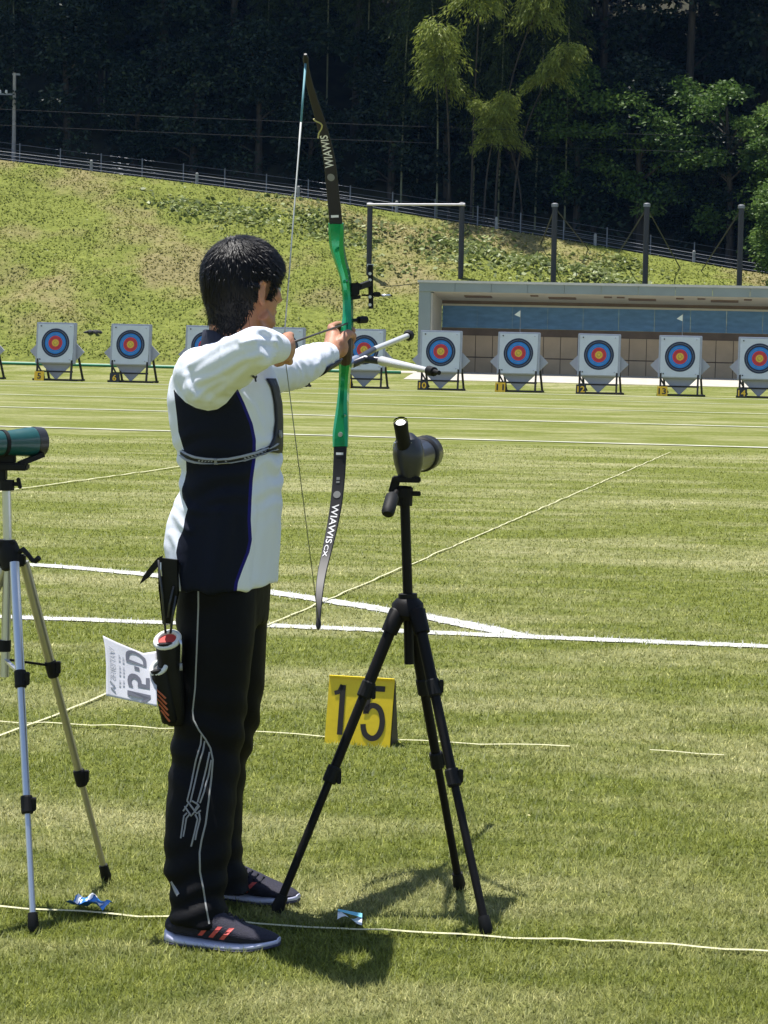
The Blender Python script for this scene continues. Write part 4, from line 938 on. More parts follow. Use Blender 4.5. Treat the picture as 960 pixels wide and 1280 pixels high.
# ---------------- trousers
mb = MB()
NL = [(712, 226, 336, .165), (740, 224, 336, .165), (780, 220, 334, .15)]
mb.loft([slice_ring(y, xl, xr, b, YB) for y, xl, xr, b in NL])
def leg_ring(y, xl, xr, Y, b): return slice_ring(y, xl, xr, b, Y, 28, 2.3)
mb.loft([leg_ring(*a) for a in [(735, 225, 322, 5.57, .085), (800, 218.5, 320, 5.555, .088), (850, 217, 314, 5.55, .084), (900, 215, 308, 5.54, .080), (950, 212, 302, 5.525, .077), (1000, 207.5, 297, 5.49, .076), (1045, 204, 292, 5.465, .076), (1090, 204, 287, 5.44, .073), (1108, 209, 284, 5.425, .066), (1122, 212, 284, 5.415, .066), (1140, 209.5, 287, 5.405, .070), (1148, 211, 288, 5.400, .070), (1155, 213, 287, 5.397, .068)]])
mb.loft([leg_ring(*a) for a in [(735, 250, 337, 5.72, .085), (800, 246, 335, 5.735, .088), (850, 243, 333, 5.75, .084), (905, 240, 326, 5.77, .080), (930, 238, 318, 5.775, .078), (960, 235, 309, 5.785, .076), (1000, 232, 306, 5.795, .075), (1045, 232, 304, 5.785, .075), (1075, 234, 304, 5.775, .070), (1095, 236, 310, 5.77, .068), (1106, 238, 314, 5.765, .070), (1114, 240, 316, 5.76, .070)]])
me = remeshed(mb, 'trousers', 0.0085, 6, 0.5)
c = coords(me).astype(float); nrm = np.empty(len(me.vertices) * 3, dtype=np.float32); me.vertex_normals.foreach_get('vector', nrm); nrm = nrm.reshape(-1, 3)
rows = np.array([pix(Vector(p)) for p in c.tolist()]); nz = np.array([noise.noise(Vector((p[0] * 9, p[1] * 9, p[2] * 6))) for p in c.tolist()])
ank = np.exp(-((rows[:, 1] - 1110) / 60) ** 2); knee = np.exp(-((rows[:, 1] - 930) / 60) ** 2)
c += nrm * (0.005 * nz + ank * 0.004 * np.sin(rows[:, 1] * 0.20 + rows[:, 0] * 0.05 + nz * 3) + knee * 0.004 * np.sin(rows[:, 1] * 0.15 - rows[:, 0] * 0.06 + nz * 3))[:, None]; set_coords(me, c)
m_trs = mat('trouser_cloth', (0.0030, 0.0030, 0.0042), 0.65, spec=0.15, bump=0.25, bscale=25)
trs = link_mesh('trousers', me, m_trs, person, True)
BV_trs = BVHTree.FromPolygons([tuple(p) for p in c], [tuple(p.vertices) for p in me.polygons])
def ribbon_on(bv, pts, wd, name, m, parent, lift=0.0022, step=3.0):
    """a narrow strip laid on a cloth surface through photo points"""
    D = []
    for (x0, y0), (x1, y1) in zip(pts, pts[1:]):
        k = max(1, int(math.hypot(x1 - x0, y1 - y0) / step)); D += [(lerp(x0, x1, i / k), lerp(y0, y1, i / k)) for i in range(k)]
    D.append(pts[-1]); P = []
    for x, y in D:
        d = ray(x, y).normalized(); h = bv.ray_cast(CAM, d)
        if h[0] is not None: P.append((h[0], h[1] if h[1].dot(d) < 0 else -h[1]))
    q = MB(); n = len(P)
    if n < 2: return
    for i, (p, nn) in enumerate(P):
        t = (P[min(i + 1, n - 1)][0] - P[max(0, i - 1)][0]).normalized(); s = t.cross(nn).normalized()
        q.v += [tuple(p + s * wd / 2 + nn * lift * 0.3), tuple(p + nn * lift * 1.5), tuple(p - s * wd / 2 + nn * lift * 0.3)]
    for i in range(n - 1): q.f += [(3 * i, 3 * i + 1, 3 * i + 4, 3 * i + 3), (3 * i + 1, 3 * i + 2, 3 * i + 5, 3 * i + 4)]
    return q.build(name, m, parent, True)
m_silver = mat('reflective_silver', (0.30, 0.30, 0.31), 0.5); m_pip = mat('grey_piping', (0.30, 0.30, 0.29), 0.6)
ribbon_on(BV_trs, [(248, 727), (248, 760), (246.5, 800), (244, 860), (241, 888), (242, 900), (249, 913), (257, 924), (263, 935), (266, 950), (264.5, 970), (261, 1000), (257, 1030), (252, 1050), (249.5, 1066), (250, 1090), (254, 1110), (257, 1130), (261.5, 1155)], 0.0042, 'piping', m_pip, trs)
for pts in ([(252, 918), (251, 930), (245, 950), (238, 985), (234, 1001)], [(256, 926), (254, 938), (249, 955), (241, 990), (238, 1003)], [(262, 940), (258, 960), (252, 985), (247, 1003)], [(264, 950), (261, 968), (255, 990), (250, 1004)],
            [(234, 1001), (243, 1013), (248, 1006), (240, 1001)], [(231, 1008), (239, 1020), (249, 1008), (245, 1003)], [(229, 1014), (236, 1004), (246, 1017), (251, 1013)],
            [(234, 1016), (230, 1020), (228, 1034), (226, 1048)], [(237, 1018), (233, 1023), (231, 1036), (229, 1046)], [(244, 1018), (247, 1024), (243, 1042), (239, 1058)], [(249, 1016), (250, 1024), (246, 1040), (244, 1050)]):
    ribbon_on(BV_trs, pts, 0.0040, 'reflective_stripe', m_silver, trs)
ribbon_on(BV_trs, [(214, 1102), (218, 1110), (223, 1119)], 0.010, 'reflective_patch', m_silver, trs)

# ---------------- shoes
m_upper = mat('shoe_knit', (0.011, 0.010, 0.024), 0.8, var=0.25, scale=120, bump=0.3, bscale=300)
m_sole = mat('shoe_sole', (0.60, 0.60, 0.78), 0.6, var=0.06, scale=30); m_strp = mat('shoe_stripe', (0.62, 0.085, 0.075), 0.6)
def shoe(heel, toe, side):
    ax = (toe - heel); L = ax.length; ax.normalize(); sd_ = Vector((-ax.y, ax.x, 0))   # sd_ points away (far side)
    st = [(0.0, .022, .026, .058), (0.03, .031, .020, .068), (0.10, .035, .016, .074), (0.22, .036, .014, .080), (0.34, .037, .012, .084), (0.46, .041, .010, .086), (0.58, .046, .008, .074), (0.70, .048, .008, .060), (0.82, .045, .010, .050), (0.91, .036, .012, .043), (0.97, .023, .016, .036), (1.0, .010, .020, .029)]
    def rings(lo, hi, grow):
        R = []
        for t, wd, z0, z1 in st:
            bend = 0.012 * math.sin(math.pi * t) * side
            cpt = heel + ax * (L * t) + sd_ * bend; z0_, z1_ = lo(t, z0, z1), hi(t, z0, z1); ring = []
            for j in range(20):
                a = 2 * math.pi * j / 20; cs, sn = math.cos(a), math.sin(a)
                cs = math.copysign(abs(cs) ** 0.75, cs); sn = math.copysign(abs(sn) ** 0.8, sn)
                k = 1.0 - (0.30 * max(0, sn) if grow == 0 else 0)
                ring.append(cpt + sd_ * ((wd + grow) * cs * k) + UP * ((z0_ + z1_) / 2 + (z1_ - z0_) / 2 * sn))
            R.append(ring)
        return R
    up = MB().loft(rings(lambda t, a, b_: a + 0.008, lambda t, a, b_: b_, 0.0)); o = up.build('shoe', m_upper, person, True, 60)
    MB().loft(rings(lambda t, a, b_: max(0.002, 0.002 + 0.020 * max(0, t - 0.75) * 3), lambda t, a, b_: (0.028 - 0.008 * math.sin(math.pi * min(1, t / 0.9)) + (0.010 if t < 0.08 else 0) + 0.004 * max(0, t - 0.8) * 4), 0.004)).build('sole', m_sole, o, True, 60)
    MB().loft([[p + UP * 0 for p in r_] for r_ in rings(lambda t, a, b_: max(0.0, 0.016 * max(0, t - 0.75) * 3), lambda t, a, b_: 0.012 + 0.012 * max(0, t - .75) * 3, 0.0055)]).build('outsole', mat('outsole', (0.05, 0.05, 0.10), 0.7), o, True, 60)
    bv = BVHTree.FromPolygons(up.v, up.f)
    for k in range(3):
        t0 = 0.34 + 0.10 * k; q = MB(); vs = []
        for i in range(5):
            f_ = i / 4; t_ = t0 + 0.085 * f_; zz = 0.033 + 0.028 * f_ - 0.002 * k
            for w_ in (-0.021, 0.021):
                org_ = heel + ax * (L * (t_ + w_)) - sd_ * 0.3 + UP * zz; h = bv.ray_cast(org_, sd_)
                vs.append((h[0] - sd_ * 0.0018) if h[0] is not None else org_ + sd_ * 0.26)
        q.add(vs, [(2 * i, 2 * i + 1, 2 * i + 3, 2 * i + 2) for i in range(4)]); q.build('stripe', m_strp, o)
    for k in range(4):
        t_ = 0.50 + 0.055 * k; p = heel + ax * (L * t_); zz = interp([(s_[0], s_[3]) for s_ in st], t_)
        MB().tube([p - sd_ * 0.022 + UP * (zz - 0.008), p + UP * (zz + 0.003), p + sd_ * 0.022 + UP * (zz - 0.008)], 0.003, 6).build('lace', mat('lace', (0.012, 0.012, 0.02), 0.8), o)
    return o
def flat(p): return Vector((p.x, p.y, 0.0))
shoe(flat(gp(209, 1177)), flat(gp(349, 1188)), -1)
shoe(flat(gp(240, 1119)), flat(gp(373, 1133)), 1)

# ---------------- head, neck and hands: one skin
TH = math.radians(50); HF = Vector((math.sin(TH), math.cos(TH), 0)); HR = Vector((math.cos(TH), -math.sin(TH), 0))
HF = (HF - UP * 0.04).normalized(); HU = HR.cross(HF).normalized()
HC = at(305.5, 356, 5.67)
def hp(f, r, u): return HC + HF * f + HR * r + HU * u
mb = MB(); AX = (HF, HR, HU)
mb.ell(hp(-0.004, 0, 0.020), (0.094, 0.074, 0.084), AX, 28, 16)
mb.ell(hp(0.030, 0, -0.030), (0.060, 0.060, 0.074), AX, 24, 14)
mb.ell(hp(0.052, 0, -0.072), (0.036, 0.042, 0.034), AX, 20, 12)      # jaw
mb.ell(hp(0.075, 0, -0.092), (0.016, 0.020, 0.014), AX, 14, 10)      # chin
for s in (-1, 1):
    mb.ell(hp(0.058, 0.034 * s, -0.022), (0.026, 0.024, 0.022), AX, 14, 10)   # cheek
    mb.tube([hp(0.020, 0.052 * s, -0.070), hp(0.070, 0.020 * s, -0.090)], 0.016, 10)
    mb.tube([hp(0.084, 0.014 * s, 0.012), hp(0.074, 0.040 * s, 0.012)], [0.010, 0.008], 8)  # brow
    # ear: rim, bowl and lobe
    ear = [hp(0.004, 0.071 * s, -0.046), hp(-0.012, 0.079 * s, -0.036), hp(-0.020, 0.085 * s, -0.016), hp(-0.014, 0.086 * s, 0.004), hp(0.000, 0.080 * s, 0.008), hp(0.008, 0.074 * s, -0.006)]
    mb.tube(smooth_path(ear, 4), 0.0052, 8); mb.ell(hp(-0.004, 0.075 * s, -0.018), (0.014, 0.006, 0.026), AX, 12, 8); mb.ell(hp(0.002, 0.074 * s, -0.044), (0.008, 0.007, 0.009), AX, 10, 8)
mb.tube([hp(0.084, 0, 0.012), hp(0.098, 0, -0.012), hp(0.106, 0, -0.030), hp(0.096, 0, -0.036)], [0.008, 0.009, 0.012, 0.008], 10)   # nose
for s in (-1, 1): mb.ell(hp(0.094, 0.010 * s, -0.033), (0.010, 0.008, 0.007), AX, 10, 8)
mb.tube([hp(0.086, -0.020, -0.060), hp(0.093, 0, -0.057), hp(0.086, 0.020, -0.060)], [0.004, 0.006, 0.004], 8); mb.tube([hp(0.084, -0.016, -0.068), hp(0.090, 0, -0.069), hp(0.084, 0.016, -0.068)], [0.004, 0.0065, 0.004], 8)
nb = at(288, 452, YB + 0.03)
mb.tube([hp(-0.022, 0, -0.030), hp(-0.024, 0, -0.075), nb + Vector((0, 0, 0.02)), nb - Vector((0, 0, 0.08))], [(0.058), (0.058), (0.062), (0.075)], 20)
mb.tube([nb - Vector((0, 0, 0.02)), at(282, 600, YB), at(282, 730, YB)], [0.07, 0.075, 0.08], 14)            # trunk under the shirt
for S_, E_, W_ in ((ShR, ElR, WrR), (ShL, ElL, WrL)): mb.tube([nb - Vector((0, 0, 0.06)), S_, E_, W_], [0.05, 0.036, 0.030, 0.026], 12)
for foot, hip in ((gp(262, 1176), (268, 780, 5.57)), (gp(288, 1126), (288, 780, 5.72))): mb.tube([at(282, 725, YB), at(*hip), Vector((foot.x - 0.065, foot.y + 0.02, 0.06))], [0.05, 0.045, 0.028], 12)
# bow hand
GR = at(432.5, 438, 6.355)
w0 = WrL; kn = at(416, 417, 6.36)
mb.tube([w0, at(415, 437, 6.30), at(417, 429, 6.335), kn], [(0.026, 0.024), (0.030, 0.027), (0.034, 0.026), (0.026, 0.020)], 16)
mb.ell(at(424, 434, 6.315), (0.026, 0.030, 0.030))
BF = [((414, 409), (424, 405.5, 6.405), (438, 410, 6.405), (441.5, 414.5, 6.375), .0098), ((413, 416), (422, 414, 6.418), (438, 420, 6.412), (442, 425, 6.38), .0100), ((413.5, 424), (422, 424, 6.418), (437, 430, 6.412), (441, 434, 6.38), .0095), ((415, 432), (423, 433, 6.41), (435, 439, 6.405), (439, 442, 6.375), .0085)]
for (kx, ky), a, b_, c_, rr in BF: mb.tube(smooth_path([at(kx + 3, ky + 4, 6.33), at(kx, ky, 6.362), at(*a), at(*b_), at(*c_)], 4), [rr * 1.15] * 5 + [rr] * 8 + [rr * 0.92] * 3 + [rr * 0.7], 10)
mb.tube(smooth_path([at(421, 436, 6.30), at(428, 425, 6.305), at(434, 418, 6.325), at(440, 419, 6.355), at(442, 423, 6.37)], 4), [.0165] * 4 + [.0135] * 6 + [.0115] * 5 + [.009, .007], 10)
# drawing hand
NK = at(354.5, 432, 5.625)
mb.tube([WrR, at(355, 435, 5.515), at(358.5, 434, 5.55), at(360.5, 432, 5.575)], [(0.024, 0.021), (0.030, 0.022), (0.036, 0.022), (0.033, 0.017)], 16, ref=UP)
for y, dz in ((419.5, 0), (431, .004), (442, 0)):
    mb.tube(smooth_path([at(358, y + 1, 5.555), at(362.5, y, 5.590 + dz), at(362.5, y, 5.618 + dz), at(357, y + .5, 5.636 + dz), at(353.5, y + 1, 5.618 + dz)], 4), [.0105] * 5 + [.0098] * 8 + [.0085] * 3 + [.006], 10)
mb.tube(smooth_path([at(358, 450, 5.545), at(362, 452, 5.575), at(361, 452, 5.60), at(355, 450, 5.59)], 4), [.0095] * 5 + [.009] * 4 + [.008] * 3 + [.006], 10)
mb.tube(smooth_path([at(350, 446, 5.505), at(347, 452, 5.535), at(351, 452, 5.57), at(356, 447, 5.59)], 4), [.014] * 5 + [.0115] * 4 + [.0095] * 3 + [.007], 10)
me = remeshed(mb, 'body', 0.0034, 3, 0.5)
m_skin = mat('skin', (0.44, 0.215, 0.135), 0.5, var=0.10, scale=40, bump=0.12, bscale=350, spec=0.35)
_, b = nodes_of(m_skin); b.inputs['Subsurface Weight'].default_value = 0.18; b.inputs['Subsurface Radius'].default_value = (0.012, 0.004, 0.002); b.inputs['Subsurface Scale'].default_value = 0.6
body = link_mesh('body', me, m_skin, person, True)
for s in (-1, 1):
    e = MB().ell(hp(0.074, 0.031 * s, -0.006), (0.0125, 0.0125, 0.0105), AX, 14, 10).build('eye', mat('eye_white', (0.7, 0.68, 0.64), 0.25), body, True)
    MB().ell(hp(0.0835, 0.031 * s, -0.006), (0.0035, 0.0055, 0.0055), AX, 12, 8).build('iris', mat('iris', (0.015, 0.009, 0.006), 0.2), e, True)
    MB().tube([hp(0.090, 0.014 * s, 0.016), hp(0.090, 0.030 * s, 0.021), hp(0.076, 0.046 * s, 0.017)], [0.003, 0.0036, 0.002], 6).build('eyebrow', mat('hair_black', (0.004, 0.0032, 0.004), 0.5, spec=0.28), body)

# ---------------- hair
m_hair = MATS['hair_black']; m_hair.node_tree.nodes['Principled BSDF'].inputs['Anisotropic'].default_value = 0.5
SKC = hp(-0.004, 0, 0.018); SR = (0.107, 0.083, 0.094)
def hair_ok(f, r, u):
    """is a scalp point (head coordinates) covered by hair"""
    if f > 0.034: lo = lerp(-0.010, 0.056, min(1, (f - 0.034) / 0.036))
    elif f > 0.014: lo = -0.034
    elif f > -0.024: lo = 0.010
    else: lo = lerp(-0.030, -0.128, min(1, (-0.024 - f) / 0.034))
    return u > lo
def scalp(f, r, u, off=0.0):
    d = Vector((f / SR[0], r / SR[1], u / SR[2])); d.normalize()
    p = Vector((d.x * (SR[0] + off), d.y * (SR[1] + off), d.z * (SR[2] + off)))
    if p.z < -0.02 and f < 0:          # nape: follow the neck down instead of curling under the skull
        k = (-0.02 - p.z); rad = math.hypot(d.x * SR[0], d.y * SR[1]) or 1e-6; k *= 1.8; p.z = -0.02 - k; tgt = 0.094 - 0.22 * k + off; sc_ = tgt / max(1e-6, math.hypot(p.x, p.y)) if math.hypot(p.x, p.y) < tgt else 1
        p.x *= sc_; p.y *= min(sc_, 1.15)
    return p
q = MB(); NU, NV = 72, 48; idx = {}
for i in range(NV + 1):
    for j in range(NU):
        ph = -math.pi * 0.47 + (math.pi * 0.97) * i / NV; a = 2 * math.pi * j / NU
        p = scalp(math.cos(ph) * math.cos(a) * SR[0], math.cos(ph) * math.sin(a) * SR[1], math.sin(ph) * SR[2], 0.004 + 0.003 * noise.noise(Vector((math.cos(a) * 4, math.sin(a) * 4, ph * 3))))
        idx[i, j] = (len(q.v), p); q.v.append(tuple(hp(p.x - 0.004, p.y, p.z + 0.018)))
for i in range(NV):
    for j in range(NU):
        cs_ = [idx[i, j], idx[i, (j + 1) % NU], idx[i + 1, (j + 1) % NU], idx[i + 1, j]]
        m_ = sum((k[1] for k in cs_), Vector((0, 0, 0))) / 4
        if hair_ok(m_.x - 0.004, m_.y, m_.z + 0.018): q.f.append(tuple(k[0] for k in cs_))
hair = q.build('hair', m_hair, person, True)
WH = Vector((-0.042, 0.012, 0.088))      # whorl
q = MB(); cnt = 0; rh = random.Random(3)
while cnt < 17000:
    d = Vector((rh.gauss(0, 1), rh.gauss(0, 1), rh.gauss(0.25, 1))).normalized(); p = scalp(d.x * SR[0], d.y * SR[1], d.z * SR[2], 0.002)
    if not hair_ok(p.x - 0.004, p.y, p.z + 0.018): continue
    cnt += 1; nn = Vector((d.x / SR[0], d.y / SR[1], d.z / SR[2])).normalized()
    fl_ = (p - WH); fl_ += Vector((0.02, 0, -0.05)); fl_ -= nn * fl_.dot(nn)
    fl_ = fl_.normalized() + nn.cross(fl_.normalized()) * 0.35 * math.exp(-((p - WH).length / 0.03) ** 2) + Vector((rh.gauss(0, 1), rh.gauss(0, 1), rh.gauss(0, 1))) * 0.16
    fl_ -= nn * fl_.dot(nn); fl_.normalize(); L = rh.uniform(0.022, 0.048) * (0.30 if p.z < -0.035 else 1.0) * (0.8 if p.z > 0 else 0.6) * (0.35 if (abs(p.y) > 0.05 and p.z < 0.03 and -0.04 < p.x < 0.03) else 1.0)
    side = nn.cross(fl_).normalized(); wd = rh.uniform(0.0006, 0.0014); prev = None; lift = rh.uniform(0.002, 0.007); cur = p.copy(); row = []
    stick = rh.random() < 0.03
    for k in range(4):
        t = k / 3; off = 0.003 + lift * math.sin(math.pi * min(1, t * 0.8)) + (0.012 * t if stick else 0)
        sp = scalp(cur.x, cur.y, cur.z, off); x = wd * (1 - t) ** 0.7 if k < 3 else 0.0001
        row += [hp(sp.x - 0.004, sp.y, sp.z + 0.018) + (HF * side.x + HR * side.y + HU * side.z) * s * x for s in (-1, 1)]
        cur = cur + fl_ * (L / 3)
    q.add(row, [(0, 1, 3, 2), (2, 3, 5, 4), (4, 5, 7, 6)])
me = bpy.data.meshes.new('strands'); me.from_pydata(q.v, [], q.f)
o = link_mesh('strands', me, m_hair, hair, True); o['kind'] = 'stuff'

# ---------------- collar, chest guard, strap, arm guard, mark on the shirt
m_navy = mat('navy_cloth', (0.006, 0.008, 0.024), 0.7); m_guard = mat('chest_guard', (0.006, 0.007, 0.018), 0.55, var=0.2, scale=30)
q = MB(); cn = nb + Vector((-0.003, 0, 0.035)); rings = []
for h, gr in ((-0.03, .012), (0.0, .006), (0.028, .002), (0.030, -.003), (0.0, -.002)):
    rings.append([cn + UP * (h + 0.012 * math.cos(a + 2.6)) + (CX * math.cos(a) + SX * math.sin(a)) * (0.064 + gr) for a in np.linspace(0, 2 * math.pi, 28, endpoint=False)])
q.loft(rings, cap=False); q.build('collar', m_navy, shirt, True)
ribbon_on(BV_shirt, [(227.5, 566), (235, 570.5), (245, 573.5), (258, 575.5), (272, 576.5), (285, 575.5), (300, 572.5), (318, 568), (333, 563), (345, 556)], 0.0165, 'chest_strap', mat('strap_black', (0.010, 0.010, 0.012), 0.5), person, 0.004)
for dy in (-3.0, 3.2):
    ribbon_on(BV_shirt, [(228, 566 + dy), (235, 570.5 + dy), (245, 573.5 + dy), (258, 575.5 + dy), (272, 576.5 + dy), (285, 575.5 + dy), (300, 572.5 + dy), (318, 568 + dy), (333, 563 + dy), (344, 557 + dy)], 0.0026, 'strap_stripe', mat('strap_grey', (0.42, 0.42, 0.43), 0.5), [o for o in person.children if o.name.startswith('chest_strap')][0], 0.0075)
st_ = [o for o in person.children if o.name.startswith('chest_strap')][0]
for x, y in [(x_, interp([(245, 573.5), (258, 575.5), (272, 576.5), (285, 575.5), (300, 572.5), (318, 568), (333, 563)], x_)) for x_ in (250, 254, 258, 262, 265.5, 282, 304, 308, 312, 316, 320, 324, 328)]:
    ribbon_on(BV_shirt, [(x - 1.1, y), (x + 1.1, y - 0.2)], 0.0040, 'strap_print', mat('strap_grey', (0.42, 0.42, 0.43), 0.5), st_, 0.0075, 1.0)
ribbon_on(BV_shirt, [(270, 572), (270.2, 581)], 0.009, 'buckle', mat('buckle', (0.30, 0.30, 0.31), 0.4), st_, 0.009)
def patch_on(bv, poly_rows, name, m, parent, lift):
    """cloth patch between left/right photo outlines, row by row"""
    q = MB(); k = 5; rows_ = []
    for y, a_, b_ in poly_rows:
        r_ = []
        for i in range(k):
            x = lerp(a_, b_, i / (k - 1)); d = ray(x, y).normalized(); h = bv.ray_cast(CAM, d)
            p = h[0] + (h[1] if h[1].dot(d) < 0 else -h[1]) * lift if h[0] is not None else None
            if p is None: p = r_[-1] + Vector((0.004, 0.012, 0)) if r_ else at(x, y, YB)
            r_.append(p)
        rows_.append(r_)
    for r_ in rows_: q.v += [tuple(p) for p in r_]
    q.f = [(i * k + j, i * k + j + 1, (i + 1) * k + j + 1, (i + 1) * k + j) for i in range(len(rows_) - 1) for j in range(k - 1)]
    o = q.build(name, m, parent, True); s_ = o.modifiers.new('t', 'SOLIDIFY'); s_.thickness = 0.003; s_.offset = 0; return o
cg = patch_on(BV_shirt, [(474, 331, 342), (485, 337.5, 346), (505, 341.5, 350), (525, 343, 351), (545, 341, 351), (556, 336, 351), (566, 330, 350)], 'chest_guard', m_guard, person, 0.005)
ribbon_on(BV_shirt, [(339, 474), (343, 484), (347, 496)], 0.008, 'guard_trim', mat('trim_pale', (0.5, 0.52, 0.6), 0.6), cg, 0.004)
P = None
h = BV_shirt.ray_cast(CAM, ray(346, 543).normalized())
if h[0] is not None: MB().tube([h[0] + h[1] * 0.008, h[0] + h[1] * 0.012], [0.010, 0.009], 14).build('guard_badge', mat('badge', (0.25, 0.25, 0.27), 0.5), cg, True, 40)
ribbon_on(BV_shirt, [(314.5, 469), (317, 470.5), (319.5, 473)], 0.006, 'shirt_mark', m_navy, shirt, 0.003, 1)
ribbon_on(BV_shirt, [(319, 477.5), (318.2, 474), (320, 469.5)], 0.004, 'shirt_mark', m_navy, shirt, 0.003, 1)
ag = MB(); a0, a1 = ElL.lerp(WrL, 0.52), ElL.lerp(WrL, 0.98); dv = (a1 - a0).normalized(); f_ = frame(dv, UP); rings = []
for t in np.linspace(0, 1, 6):
    ctr = a0.lerp(a1, t); rr = lerp(0.047, 0.0395, t); rings.append([ctr + (f_[0] * math.cos(a) + f_[1] * math.sin(a)) * rr for a in np.linspace(math.radians(112), math.radians(238), 9)])
vs = [p for r_ in rings for p in r_]; ag.add(vs, [(i * 9 + j, i * 9 + j + 1, (i + 1) * 9 + j + 1, (i + 1) * 9 + j) for i in range(5) for j in range(8)])
o = ag.build('arm_guard', m_guard, person, True); s_ = o.modifiers.new('t', 'SOLIDIFY'); s_.thickness = 0.004
q = MB(); q.box(at(364, 434, 5.598), (0.008, 0.030, 0.045), None, 0.003); q.box(at(365.5, 437, 5.60), (0.012, 0.018, 0.018), None, 0.003); q.build('finger_tab', m_rub, person)

# =================================================================== BOW, ARROW, QUIVER
m_grn = mat('riser_green', (0.006, 0.33, 0.12), 0.24, metal=0.6, var=0.10, scale=9, coat=0.5)
m_limb = mat('limb_black', (0.014, 0.013, 0.016), 0.5, spec=0.35, var=0.2, scale=8)
AD = (at(437, 403, 6.35) - NK).normalized()
YBW = 6.36; bow = empty('recurve_bow', at(432, 438, YBW).to_tuple())
tag(bow, 'green and black recurve bow held at full draw by the archer', 'bow')
BW = AD.cross(UP).normalized()       # limb width direction (to the right)
def strip_solid(stations, W, name, m, parent, dirs=None):
    """stations: (centre, width, thickness); section in the W / thickness plane"""
    rings = []
    n = len(stations)
    for i, (p, wd, th) in enumerate(stations):
        t = (stations[min(i + 1, n - 1)][0] - stations[max(0, i - 1)][0]).normalized(); wv = (W - t * W.dot(t)).normalized(); tv = t.cross(wv)
        b = min(wd, th) * 0.28
        rings.append([p + wv * x + tv * y for x, y in ((-wd / 2, -th / 2 + b), (-wd / 2 + b, -th / 2), (wd / 2 - b, -th / 2), (wd / 2, -th / 2 + b), (wd / 2, th / 2 - b), (wd / 2 - b, th / 2), (-wd / 2 + b, th / 2), (-wd / 2, th / 2 - b))])
    return MB().loft(rings).build(name, m, parent, True, 35)
def st_path(rows, n=5):
    """rows: (px, py, Y, width px, thickness m) -> smooth stations"""
    P = smooth_path([at(r_[0], r_[1], r_[2]) for r_ in rows], n); k = len(rows)
    ts = np.linspace(0, k - 1, len(P)); return [(p, float(np.interp(t, range(k), [r_[3] for r_ in rows])) * YBW / F_PX, float(np.interp(t, range(k), [r_[4] for r_ in rows]))) for p, t in zip(P, ts)]
ris = strip_solid(st_path([(420, 279, 6.352, 19, .020), (420.5, 292, 6.360, 19, .028), (421.5, 308, 6.372, 17.5, .036), (426, 326, 6.388, 13, .040), (431.5, 345, 6.402, 11, .042), (434.5, 370, 6.410, 10, .044), (435, 395, 6.402, 11, .044), (434, 412, 6.382, 13, .046), (432.5, 430, 6.366, 15, .050), (432, 448, 6.372, 14, .050), (431, 466, 6.392, 12, .046), (430, 485, 6.398, 11.5, .042), (428.5, 505, 6.390, 13, .040), (427, 525, 6.378, 17, .034), (425.8, 543, 6.362, 19.5, .026), (425.5, 559, 6.352, 19, .020)], 4), BW, 'riser', m_grn, bow)
for px, py in ((421, 313), (425.5, 543), (431, 352), (429, 520)):
    p = at(px, py, 6.348) - AD * 0.0; MB().tube([p - AD * 0.004, p + AD * 0.02], 0.0065 if py in (543,) else 0.005, 12).build('bolt', m_alu if py == 543 else m_grn, ris, True, 40)
strip_solid(st_path([(433, 416, 6.352, 13, .040), (432.5, 428, 6.346, 15.5, .048), (432.5, 440, 6.352, 15.5, .050), (432, 452, 6.366, 13, .044)], 4), BW, 'grip', mat('grip_dark', (0.05, 0.025, 0.018), 0.5), bow)
UL = st_path([(420, 281, 6.349, 16.5, .0085), (418, 258, 6.338, 16, .0080), (415.5, 235, 6.322, 15.5, .0078), (413, 210, 6.300, 15, .0074), (409.5, 188, 6.276, 14, .0070), (404.5, 166, 6.246, 12.5, .0066), (399, 146, 6.214, 11, .0062), (392.5, 125, 6.172, 9.5, .0060), (387, 105, 6.126, 8, .0062), (383.5, 88, 6.088, 6.5, .0070), (382, 71, 6.060, 4, .0080)], 4)
LL = st_path([(425.5, 557, 6.349, 16.5, .0085), (424.5, 580, 6.338, 16, .0080), (423, 604, 6.322, 15.5, .0078), (420.5, 628, 6.300, 15, .0074), (417, 650, 6.276, 14.2, .0070), (412.5, 672, 6.246, 13.2, .0066), (407.5, 694, 6.214, 12, .0062), (402.5, 716, 6.172, 11, .0060), (399.5, 738, 6.126, 9.5, .0062), (398.5, 760, 6.088, 7, .0070), (398, 783, 6.060, 4, .0080)], 4)
ul = strip_solid(UL, BW, 'upper_limb', m_limb, bow); ll = strip_solid(LL, BW, 'lower_limb', m_limb, bow)
m_print = mat('limb_print', (0.80, 0.79, 0.80), 0.5); m_printy = mat('limb_motif', (0.45, 0.42, 0.18), 0.5)
def limb_map(ST, s, w_, lift):
    """s: station index (float), w_: -0.5..0.5 across, on the side facing the archer"""
    i = int(max(0, min(len(ST) - 2, math.floor(s)))); f_ = s - i; p = ST[i][0].lerp(ST[i + 1][0], f_); wd = lerp(ST[i][1], ST[i + 1][1], f_); th = lerp(ST[i][2], ST[i + 1][2], f_)
    t = (ST[i + 1][0] - ST[i][0]).normalized(); wv = (BW - t * BW.dot(t)).normalized(); tv = t.cross(wv)
    if tv.dot(AD) > 0: tv = -tv
    return p + wv * (w_ * wd) + tv * (th / 2 + lift)
def row_to_station(ST, y):
    ys = [pix(s[0])[1] for s in ST]; ii = np.arange(len(ST))
    return float(np.interp(y, ys, ii)) if ys[0] < ys[-1] else float(np.interp(-y, [-v for v in ys], ii))
